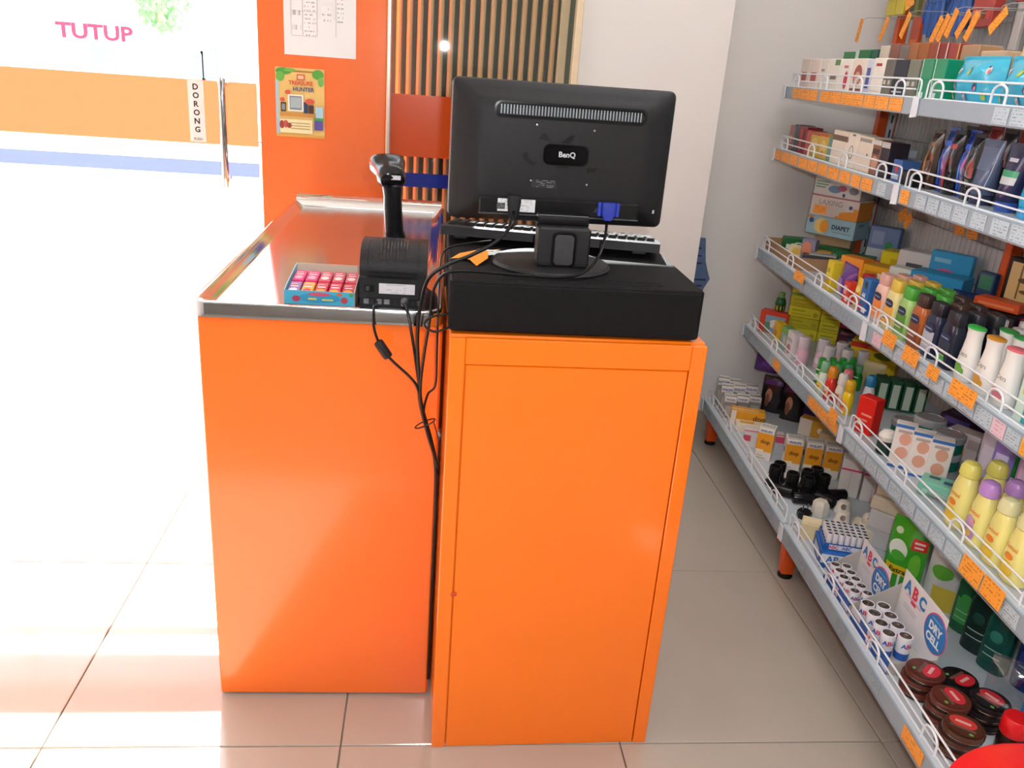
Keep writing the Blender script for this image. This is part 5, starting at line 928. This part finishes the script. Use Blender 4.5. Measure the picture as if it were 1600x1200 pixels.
for i, (x, y, rz) in enumerate(((1.022, 2.652, -28), (1.088, 2.572, -14), (1.148, 2.552, -12), (1.205, 2.532, -12))):
    carton('bulb_box', 'tall orange and white bulb box with dark lettering, %s of four' % ORD[i], 'box', x, y, Z5, .054, .054, .116, 'e9e2d8', [('F', 'r', 0, .28, 1, .86, 'f0a226'), ('L', 'r', 0, .1, 1, .86, 'd9a02a' if i == 0 else 'e3ddd2'), ('F', 'r', 0, .25, .5, .34, 'f6e6c8'), ('F', 't', 'dop', .52, .58, .17, '6a3f16', .025), ('F', 't', 'PHILIPS', .5, .93, .075, '2f62a8', .02), ('F', 'r', .1, .05, .7, .09, 'bdb4a8'), ('F', 'r', .1, .13, .5, .16, 'bdb4a8'), ('T', 'r', .08, .3, .92, .75, 'c4bfb6'), ('L', 'e', .5, .6, .25, .08, '4a4a6a')], R_(rz), 'tall orange bulb boxes on the bottom shelf')
for i, (x, y, l, c) in enumerate(((1.18, 3.085, 'dark hair product sachet with portrait hanging low at the far end', '2a2226'), (1.235, 3.005, 'dark hair product sachet with portrait, second from the far end', '1f1a1e'))):
    pouch('hair_sachet', l, 'sachet', (x, y, Z5), .085, .15, .03, c, [('F', 'e', .35, .5, .16, .2, 'b8876a'), ('F', 'e', .3, .35, .1, .2, '8a5a44'), ('F', 'r', .1, .82, .9, .95, '5a2a7a')], R_(-30), 'portrait sachets on the bottom shelf', seed=i)
pouch('purple_bag', 'shiny purple bag above the portrait sachets', 'bag', (1.155, 3.125, Z5 + .155), .10, .10, .05, '5a3286', [('F', 'r', .3, .3, .9, .5, '7a3fc0')], R_(-25), seed=4)
carton('small_carton', 'purple packet lying against the portrait sachets', 'pack', 1.31, 3.0, Z5, .06, .04, .2, '4a2a72', [('F', 'r', .1, .6, .9, .75, '7a4fc0')], R_(-30))
carton('bulb_box', 'amber carton with white end behind the orange bulb boxes', 'box', 1.285, 2.865, Z5, .12, .05, .065, 'd9a236', [('F', 'r', 0, 0, .38, 1, 'e8dfd2'), ('F', 'e', .65, .5, .08, .18, 'e9e0c0'), ('L', 'r', 0, 0, 1, 1, 'd8ccbc')], R_(-38))
carton('bulb_box', 'amber carton in clear wrap behind the orange bulb boxes', 'box', 1.315, 2.745, Z5, .12, .06, .06, 'd3b98f', [('F', 'r', .3, .3, .6, .7, 'e0a83a'), ('F', 'r', .65, .2, .95, .8, 'b8b0b4')], R_(-35))
for i, (x, y, l) in enumerate(((1.225, 2.415, 'white cup packet with pink rim beside the orange bulb boxes, left'), (1.285, 2.38, 'white cup packet with pink rim beside the orange bulb boxes, right'))):
    carton('cup_packet', l, 'packet', x, y, Z5, .062, .06, .125, 'e6e2dc', [('F', 'r', 0, .72, 1, .77, 'e0447c'), ('F', 'r', .48, 0, .52, .7, 'cfcac2'), ('R', 'r', 0, .72, 1, .77, 'e0447c')], R_(-25), 'white cup packets')
pouch('clear_bag', 'crinkled clear bag beside the white cup packets', 'bag', (1.30, 2.27, Z5), .11, .13, .06, 'ffffff', [], R_(-40), clear=True, seed=14)
def socket(label, x, y, lying=0, rz=0):
    t = thing('lamp_socket', label, 'lamp socket', (x, y, Z5 + (.018 if lying else 0)), R_(rz), 'black lamp sockets on the bottom shelf', rx=R_(90) if lying else 0)
    m = mat('19181a', .2)
    MB().lathe([(.026, 0), (.027, .003), (.027, .010), (.020, .014), (.018, .03), (.0185, .036)] if not lying else [(.017, -.03), (.018, -.028), (.018, .0)], 20).build('base', m, t)
    MB().lathe([(.0185, .036), (.0205, .038), (.0205, .062), (.019, .066), (.014, .066), (.013, .04)] if not lying else [(.018, .0), (.0178, .03), (.015, .033), (.010, .033)], 20).build('sleeve', m, t)
for k, a in enumerate(((.992, 2.447, 0), (1.035, 2.405, 0), (1.092, 2.43, 0), (1.135, 2.40, 0), (1.015, 2.475, 0), (1.075, 2.375, 0), (1.13, 2.45, 0))):
    socket('black bulb socket standing by the orange bulb boxes, %s from the guard' % ORD[(0, 2, 4, 6, 1, 3, 5)[k]], *a)
for k, a in enumerate(((.995, 2.372, 1, 60), (1.045, 2.325, 1, 80), (1.115, 2.325, 1, 40), (1.165, 2.36, 1, 100))):
    socket('black socket piece lying on the bottom shelf, %s from the guard' % ORD[k], *a)
WHT = mat('e6dfd2', .3)
def wsock(label, x, y):
    t = thing('white_socket', label, 'lamp socket', (x, y, Z5), 0, 'white round sockets')
    MB().lathe([(.024, 0), (.026, .004), (.026, .012), (.022, .018), (.0215, .03), (.016, .040), (.007, .044)], 20).build('shell', WHT, t)
    MB().lathe([(.009, 0), (.008, .004), (.0, .003)], 12, axis=Matrix.Translation((-.008, -.017, .030)) @ Matrix.Rotation(R_(70), 4, 'X')).build('hole', mat('8a8278', .5), t)
for k, (x, y) in enumerate(((1.155, 2.275), (1.205, 2.20), (1.125, 2.205))): wsock('white round lamp socket beside the black sockets, %s from the far end' % ORD[k], x, y)
t = thing('power_plug', 'black plug with two metal pins upwards by the guard', 'plug', (1.02, 2.235, Z5), R_(20))
MB().lathe([(.020, 0), (.022, .003), (.022, .02), (.019, .024)], 8).build('plug_body', mat('161618', .3), t)
for s_ in (-1, 1): MB().lathe([(.0022, .024), (.0022, .042), (.001, .044)], 8, c=(s_ * .009, 0, 0)).build('pin', mat('b9b9bb', .2, 1), t)
t = thing('white_adapter', 'white faceted plug adapter beside the black plug', 'adapter', (1.075, 2.255, Z5), R_(25))
MB().lathe([(.022, 0), (.025, .004), (.025, .04), (.018, .05)], 6).build('adapter_body', WHT, t)
# ------------------------------------------------------------------ bottom shelf, near bay
BG = 'ddd3ba'
carton('beige_box', 'small beige electrical box by the guard', 'electrical box', .998, 2.125, Z5, .055, .05, .05, 'e2cfa0', [('T', 'r', .1, .1, .9, .9, 'ecdcb4')], R_(-25), flap=False)
def outlet(label, x, y, z, w, d, h, rz, two=1):
    t = thing('wall_outlet', label, 'electrical outlet', (x, y, z), R_(rz), 'beige electrical outlets')
    MB().box((0, 0, h / 2), (w, d, h), .004).build('outlet_box', mat(BG, .4), t)
    for k in range(two):
        MB().lathe([(.023, 0), (.024, .004), (.020, .006), (.018, .002), (.0, .002)], 22, c=((k - (two - 1) / 2) * .055, 0, h)).build('socket_ring', mat('e6ddc6', .35), t)
outlet('beige double outlet lying face up on the stack', 1.225, 2.10, Z5 + .152, .12, .07, .045, -45, 2)
outlet('beige outlet below the double outlet', 1.215, 2.095, Z5 + .111, .12, .075, .040, -45, 1)
outlet('beige outlet plate beside the battery tray', 1.165, 2.13, Z5, .08, .07, .045, -30, 1)
carton('grey_white_box', 'pale grey carton under the beige outlets, upper', 'carton', 1.225, 2.09, Z5 + .056, .13, .085, .054, 'd6d4d2', [('F', 'r', 0, 0, 1, .03, 'b0aeb0')], R_(-45), group='pale cartons under the outlets')
carton('grey_white_box', 'pale grey carton under the beige outlets, lower', 'carton', 1.225, 2.09, Z5, .13, .085, .055, 'c9c8ca', [('F', 'r', 0, 0, 1, .03, 'b0aeb0')], R_(-45), group='pale cartons under the outlets')
bb = carton('battery_box', 'large blue and white battery box under the small battery tray', 'box', 1.042, 2.005, Z5, .13, .12, .048, '1f5fb0', [('F', 'r', 0, .35, 1, .92, 'dfe4ec'), ('F', 't', 'ABC', .3, .62, .42, '2a6ab8', .03), ('F', 't', 'ABC', .8, .62, .3, '2a6ab8', .02), ('R', 'r', .0, .5, 1, .9, 'dfe4ec'), ('R', 't', 'ABC', .22, .7, .36, '2a62b4', .03), ('R', 't', 'B', .223, .7, .362, 'd9344a', .03), ('R', 't', 'ABC', .75, .7, .36, '2a62b4', .03), ('L', 'r', .2, .3, .8, .8, 'c9d4e4')], R_(-12), flap=True)
tr_ = thing('battery_tray', 'blue and white card tray on the big battery box', 'tray', (1.042, 2.008, Z5 + .0492), R_(-12))
TBL = mat('2462b4', .4); TWH = mat('e2e4ea', .4)
MB().box((0, 0, .001), (.116, .092, .002)).build('base', TBL, tr_)
for c, d in (((0, -.046, .010), (.116, .0015, .02)), ((0, .046, .010), (.116, .0015, .02)), ((-.058, 0, .010), (.0015, .092, .02)), ((.058, 0, .010), (.0015, .092, .02))): MB().box(c, d).build('side_wall', TBL, tr_)
printed(tr_, {'F': flatmap((Vector((0, -.0468, .010)), Vector((1, 0, 0)), Vector((0, 0, 1)), Vector((0, -1, 0)), .116, .02)), 'R': flatmap((Vector((.0588, 0, .010)), Vector((0, 1, 0)), Vector((0, 0, 1)), Vector((1, 0, 0)), .092, .02))}, [('F', 'r', .1, .15, .9, .85, 'dfe2ea'), ('F', 't', 'ABC', .5, .5, .5, '2a62b4', .03), ('F', 't', 'ABC', .2, .5, .5, 'd9344a', .03), ('R', 'r', .05, .15, .95, .85, 'dfe2ea'), ('R', 't', 'ABC', .5, .5, .5, '2a62b4', .03)])
BW, BBL, BRD, BTOP = mat('e6e4ea', .3), mat('2a5fb4', .3), mat('d8344c', .3), mat('5f5552', .25, .6)
BMET = mat('c9bfa8', .2, 1)
def battery(name, label, group, loc, r, h, par_rz=0, text=True):
    t = thing(name, label, 'battery', loc, par_rz, group)
    MB().lathe([(r * .92, 0), (r, .001), (r, h * .32)], 18).build('blue_band', BBL, t)
    MB().lathe([(r, h * .32), (r, h * .97), (r * .97, h), (r * .86, h), (r * .84, h - .001)], 18, caps=False).build('jacket', BW, t)
    MB().lathe([(r * .85, h - .0035), (r * .85, h - .0015), (r * .4, h - .0015), (r * .36, h - .0008)], 18).build('end_plate', BTOP, t)
    MB().lathe([(r * .26, h - .001), (r * .26, h + .0015), (r * .1, h + .002)], 12).build('terminal', BMET, t)
    if text:
        f = secmap([(0, r, r), (h, r, r)], 0, h, 2.2, 2.2 * r)
        tm = {}
        for ch, du, c in (('A', -.27, BBL), ('B', 0, BRD), ('C', .27, BBL)):
            vs, fs, a = textgeo(ch, .03)
            MB().add([f[0](.5 + du + x * .2 * h / f[1], .66 + y * .2, .0004) for x, y in vs], fs).build('lettering', c, t, smooth_=False)
    return t
c0 = None; cs, sn = math.cos(R_(-12)), math.sin(R_(-12))
for j in range(5):
    for k in range(7):
        a, b_ = -.047 + .0157 * k, -.034 + .0168 * j
        L = (1.042 + a * cs - b_ * sn, 2.008 + a * sn + b_ * cs, Z5 + .0515)
        if c0 is None: c0 = battery('small_battery', 'small white battery standing in the blue tray on the big battery box', 'small batteries in the blue tray', L, .0072, .044, R_(-30), False)
        else: dup(c0, L)
def bat_box(name, label, x0, x1, y0, y1, ztop_sign, hbox, discl, signw):
    t = thing(name, label, 'box', (0, 0, Z5))
    cx, cy, dx, dy = (x0 + x1) / 2, (y0 + y1) / 2, x1 - x0, y1 - y0; GR = mat('b9b4ae', .6)
    MB().box((cx, cy, .001), (dx, dy, .002)).build('base', GR, t)
    MB().box((x0, cy, hbox * .32), (.0014, dy, hbox * .64)).build('front_wall', mat('1f5cb0', .35), t)
    bw = MB().box((x1, cy, (ztop_sign - .0) / 2), (.0014, dy * .98, ztop_sign)).build('sign_wall', mat('e9e6e8', .4), t)
    for ye_ in (y0, y1): MB().prism([(x0, 0), (x1, 0), (x1, ztop_sign * (.72 if ye_ == y1 else .3)), (x0, hbox * (.7 if ye_ == y1 else .5))], ye_ - .0007, ye_ + .0007, 'y').build('side_wall', GR, t)
    fm = {'F': flatmap((Vector((x0 - .0008, cy, hbox * .32)), Vector((0, -1, 0)), Vector((0, 0, 1)), Vector((-1, 0, 0)), dy, hbox * .64)),
          'S': flatmap((Vector((x1 - .0008, cy, ztop_sign / 2)), Vector((0, -1, 0)), Vector((0, 0, 1)), Vector((-1, 0, 0)), dy, ztop_sign))}
    h_ = ztop_sign
    printed(t, fm, [('F', 'r', .0, .55, .25, .95, 'dfe2ea'), ('F', 'r', .45, .1, .6, .9, 'dfe2ea'), ('F', 'r', .75, .1, 1, .5, 'c9d6ea'), ('F', 't', 'ABC', .52, .5, .4, 'd8344c', .03)])
    dr_ = .044
    printed(bw, {'S': fm['S']}, [('S', 't', 'A', .15, .80, .22, '2a7fc4', .045), ('S', 't', 'B', .32, .80, .22, 'e23a5a', .045), ('S', 't', 'C', .49, .80, .22, '2a7fc4', .045), ('S', 'r', .14, .655, .5, .67, 'e88a9a'), ('S', 'r', .27, .60, .38, .65, 'e23a5a'), ('S', 'r', .14, .5, .45, .51, 'a9b4c4'), ('S', 'r', .14, .45, .42, .46, 'a9b4c4')])
    # round tab standing off the sign
    dsc = MB().lathe([(dr_ + .003, -.0008), (dr_ + .003, .0002)], 30, axis=Matrix.Translation((x1 - .0024, y0 + dr_ * .72, ztop_sign - dr_ * 1.32)) @ Matrix.Rotation(R_(-90), 4, 'Y')).build('disc_rim', mat('d8507c', .4), t)
    d2 = MB().lathe([(dr_, 0), (dr_, .0012)], 30, axis=Matrix.Translation((x1 - .0026, y0 + dr_ * .70, ztop_sign - dr_ * 1.32)) @ Matrix.Rotation(R_(-90), 4, 'Y')).build('disc_sign', mat('2a7cc4', .35), t)
    fd = {'D': flatmap((Vector((x1 - .0040, y0 + dr_ * .70, ztop_sign - dr_ * 1.32)), Vector((0, -1, 0)), Vector((0, 0, 1)), Vector((-1, 0, 0)), 2 * dr_, 2 * dr_))}
    printed(d2, fd, [('D', 't', 'DRY', .5, .63, .24, 'eef2f6', .045), ('D', 't', 'CELL', .5, .32, .24, 'eef2f6', .045), ('D', 'r', .25, .85, .75, .87, '9fc8ea')])
    return t
bat_box('battery_box', 'open grey display box of medium batteries with a round blue sign', .962, 1.048, 1.752, 1.915, .125, .05, 0, 0)
bat_box('battery_box', 'open grey display box of large batteries with a round blue sign', .962, 1.070, 1.528, 1.735, .150, .062, 0, 0)
cpos = [(.979, 1.899), (1.007, 1.893), (.979, 1.870), (1.007, 1.863), (.979, 1.841), (1.007, 1.834), (.981, 1.811), (1.009, 1.803), (.983, 1.780), (1.012, 1.772)]
c1 = None
for k, (x, y) in enumerate(cpos):
    l = 'medium battery standing in the open box, %s pair from the far end, %s' % (ORD[k // 2], ('aisle side', 'wall side')[k % 2])
    if c1 is None: c1 = battery('medium_battery', l, 'medium batteries in the open box', (x, y, Z5 + .0022), .013, .049, R_(-35))
    else: dup(c1, (x, y, Z5 + .0022), R_(-35 + 17 * (k % 3)), l)
dpos = [(.985, 1.712), (1.021, 1.705), (.985, 1.674), (1.021, 1.667), (.985, 1.636), (1.021, 1.629), (.986, 1.598), (1.022, 1.590)]
c2 = None
for k, (x, y) in enumerate(dpos):
    l = 'large battery standing in the open box, %s pair from the far end, %s' % (ORD[k // 2], ('aisle side', 'wall side')[k % 2])
    if c2 is None: c2 = battery('large_battery', l, 'large batteries in the open box', (x, y, Z5 + .0022), .0165, .060, R_(-35))
    else: dup(c2, (x, y, Z5 + .0022), R_(-35 + 15 * (k % 4)), l)
pouch('refill_pouch', 'big green refill pouch with a yellow and a red label', 'pouch', (1.145, 1.872, Z5), .10, .205, .04, '3fa82a', [('F', 'e', .32, .62, .26, .14, 'e4eee0'), ('F', 'e', .36, .54, .2, .07, '4fae3a'), ('F', 'e', .22, .88, .1, .05, 'cfe6c4'), ('F', 'r', .62, .7, .98, .86, 'd8342c'), ('F', 'r', .1, .26, .78, .4, 'edc420'), ('F', 't', 'Extra', .44, .33, .075, '1f3a14', .03), ('F', 'r', .48, .08, .54, .28, 'e6f0e2'), ('F', 'e', .8, .45, .14, .2, '6fc43a'), ('F', 'r', .68, .79, .92, .82, 'f4d4d0'), ('F', 'r', .7, .73, .9, .76, 'f4d4d0')], R_(-50), seed=2, rough=.2)
pouch('refill_pouch', 'white refill pouch with green and yellow print behind the green pouch', 'pouch', (1.21, 1.79, Z5), .09, .20, .04, 'd0d4d2', [('F', 'e', .45, .6, .3, .1, '5fae3a'), ('F', 'r', .3, .05, .9, .4, 'd8c24a'), ('F', 'r', .2, .8, .7, .9, 'e8ecec')], R_(-50), seed=3)
DBs = [(0, .03, .02, 2.6), (.004, .034, .024, 2.6), (.13, .034, .024, 2.6), (.16, .026, .02, 2.4), (.168, .018, .017, 2.2)]
DCs = [(.168, .019, .018, 2.2), (.20, .018, .017, 2.2), (.205, .014, .013, 2.2)]
for i, (x, y, c, lab, l) in enumerate(((1.232, 1.704, '1f5a3a', '3f9a4a', 'tall dark green bottle behind the round blue sign, farthest'), (1.222, 1.632, '0f2a24', '1f4a3c', 'tall black-green bottle behind the round blue sign, second'), (1.226, 1.565, '0f4a42', '2f7a68', 'tall teal bottle behind the round blue sign, third'), (1.268, 1.500, '1a2c6a', '6f8a5a', 'tall navy bottle behind the large batteries, nearest'))):
    lofted('shampoo_bottle', l, 'bottle', (x, y, Z5), [('body', DBs, c, .25), ('cap', DCs, '1a2226', .3)], [('C', 'r', .2, .2, .8, .75, lab if i == 0 else c), ('C', 'e', .5, .75, .16, .12, lab), ('C', 'r', .25, .45, .75, .47, 'a9c4b8'), ('C', 'r', .25, .3, .75, .32, 'a9c4b8')], (DBs, .006, .125, 2.0, .07), R_(-60), 'tall dark bottles on the bottom shelf')
for i, (x, y, z, c, l) in enumerate(((1.19, 1.435, 0, 'clear', 'crinkled clear bag of blue goods behind the polish tins'), (1.29, 1.40, 0, 'clear', 'second crinkled clear bag nearer the panel'))):
    pouch('clear_bag', l, 'bag', (x, y, Z5 + z), .11, .12, .05, 'ffffff', [], R_(-40), 'clear bags on the bottom shelf', clear=True, seed=30 + i)
pouch('blue_pack', 'blue pack with red mark inside the clear wrap at the right edge', 'pack', (1.205, 1.318, Z5), .13, .10, .06, '2f6fb0', [('F', 'r', .75, .1, .82, .9, 'c04a6a'), ('F', 'r', .0, .0, .5, .3, 'b9c4e0')], R_(-40), seed=6)
def tin(label, x, y, z, c, c2, tilt=0, rz=0):
    t = thing('polish_tin', label, 'tin', (x, y, z), R_(rz), 'polish tins stacked on the bottom shelf', rx=R_(tilt))
    m = mat('2a1a18', .2); D_ = mat(c, .2)
    MB().lathe([(.036, 0), (.0385, .002), (.0385, .0085)], 32).build('tin_body', m, t)
    MB().lathe([(.0385, .0085), (.040, .0095), (.040, .0165), (.0385, .019), (.036, .0195), (.034, .0188)], 32).build('lid', D_, t)
    MB().lathe([(.0392, .0080), (.0396, .0085), (.0392, .0092)], 32, caps=False).build('rim_band', mat('b8a890', .2, .9), t)
    f = {'T': flatmap((Vector((0, 0, .0195)), Vector((1, 0, 0)), Vector((0, 1, 0)), Vector((0, 0, 1)), .072, .072))}
    printed(t, f, [('T', 'e', .5, .5, .46, .46, c), ('T', 'e', .55, .36, .36, .25, c2), ('T', 'r', .2, .56, .85, .66, '6a4a40'), ('T', 'r', .35, .32, .75, .42, 'd8a09a'), ('T', 'e', .3, .78, .06, .05, '5f9a4a')], rough=.2)
for s_, (x, y, n, c, c2) in enumerate(((1.008, 1.478, 3, '5a2a20', 'c9303a'), (1.092, 1.475, 2, '1d1a1c', 'c82a34'), (1.020, 1.393, 3, '5a2c22', 'c2303a'), (1.103, 1.390, 3, '221c1e', 'b82a34'), (1.004, 1.310, 3, '4a2a1e', 'c03a34'))):
    for k in range(n):
        tin('round %s polish tin, %s stack, %s from bottom' % (('brown and red', 'black and red')[c.startswith(('1', '2'))], ('far aisle side', 'far wall side', 'middle aisle side', 'middle wall side', 'nearest')[s_], ORD[k]), x + .003 * k, y + (.003 if k % 2 else -.002), Z5 + .0202 * k, c, c2, 0, -35 + 40 * k + 25 * s_)
RBs = [(0, .023, .023), (.003, .025, .025), (.05, .025, .025), (.056, .022, .022)]
lofted('red_cap_bottle', 'dark bottle with a big bright red cap at the right edge', 'bottle', (1.105, 1.300, Z5), [('body', RBs, '241a18', .2), ('cap', [(.056, .024, .024), (.06, .0265, .0265), (.092, .0255, .0255), (.0955, .023, .023)], 'd8141c', .35)])
# ------------------------------------------------------------------ stool, folded cloth by the pillar
sl = thing('stool', 'round red plastic stool in front of the near shelving bay', 'stool', (.915, .845, 0))
RED = mat('e0121a', .3)
MB().lathe([(.05, .425), (.19, .425), (.205, .43), (.213, .438), (.213, .446), (.205, .450), (.0, .452)], 48).build('seat', RED, sl)
for k in range(4):
    a = R_(45 + 90 * k); MB().tube([(.15 * math.cos(a), .15 * math.sin(a), .43), (.19 * math.cos(a), .19 * math.sin(a), .0)], .022, 10).build('leg', RED, sl)
MB().tube([(.172 * math.cos(k * .3927), .172 * math.sin(k * .3927), .2) for k in range(16)], .009, 8, closed=True).build('ring', RED, sl)
cl = thing('folded_cloth', 'blue checked folded cloth hanging on the wall behind the pillar edge', 'cloth', (.772, 3.295, .58))
m1, m2 = mat('5c6e94', .85, var=.25, scale=90), mat('7486aa', .85, var=.2, scale=90)
prf = [(.0, .055), (.05, .066), (.09, .085), (.12, .072), (.16, .058), (.20, .052), (.25, .045)]
for k in range(6):
    f = k / 6
    MB().prism([(-.03 - .0 * k + .012 * k, .0)] + [(.052 - .012 * (5 - k) + w, z) for z, w in prf] + [(-.03 + .012 * k, .25)], -.004 - .005 * k, .0 - .005 * k, 'y').build('fold', m1 if k % 2 else m2, cl, smooth_=False)
for z, w in ((.03, .06), (.06, .072), (.085, .085), (.15, .06), (.18, .055), (.21, .05)):
    MB().box((.022 + w / 2 + .0, -.0297, z), (.062 + w - .035, .0012, .006)).build('stripe', mat('2a3656', .85), cl)
MB().tube([(.06, 0.0, .262), (.06, -.02, .268), (.06, -.03, .262)], .003, 6).build('hook', mat('c9cdd2', .2, 1), cl)
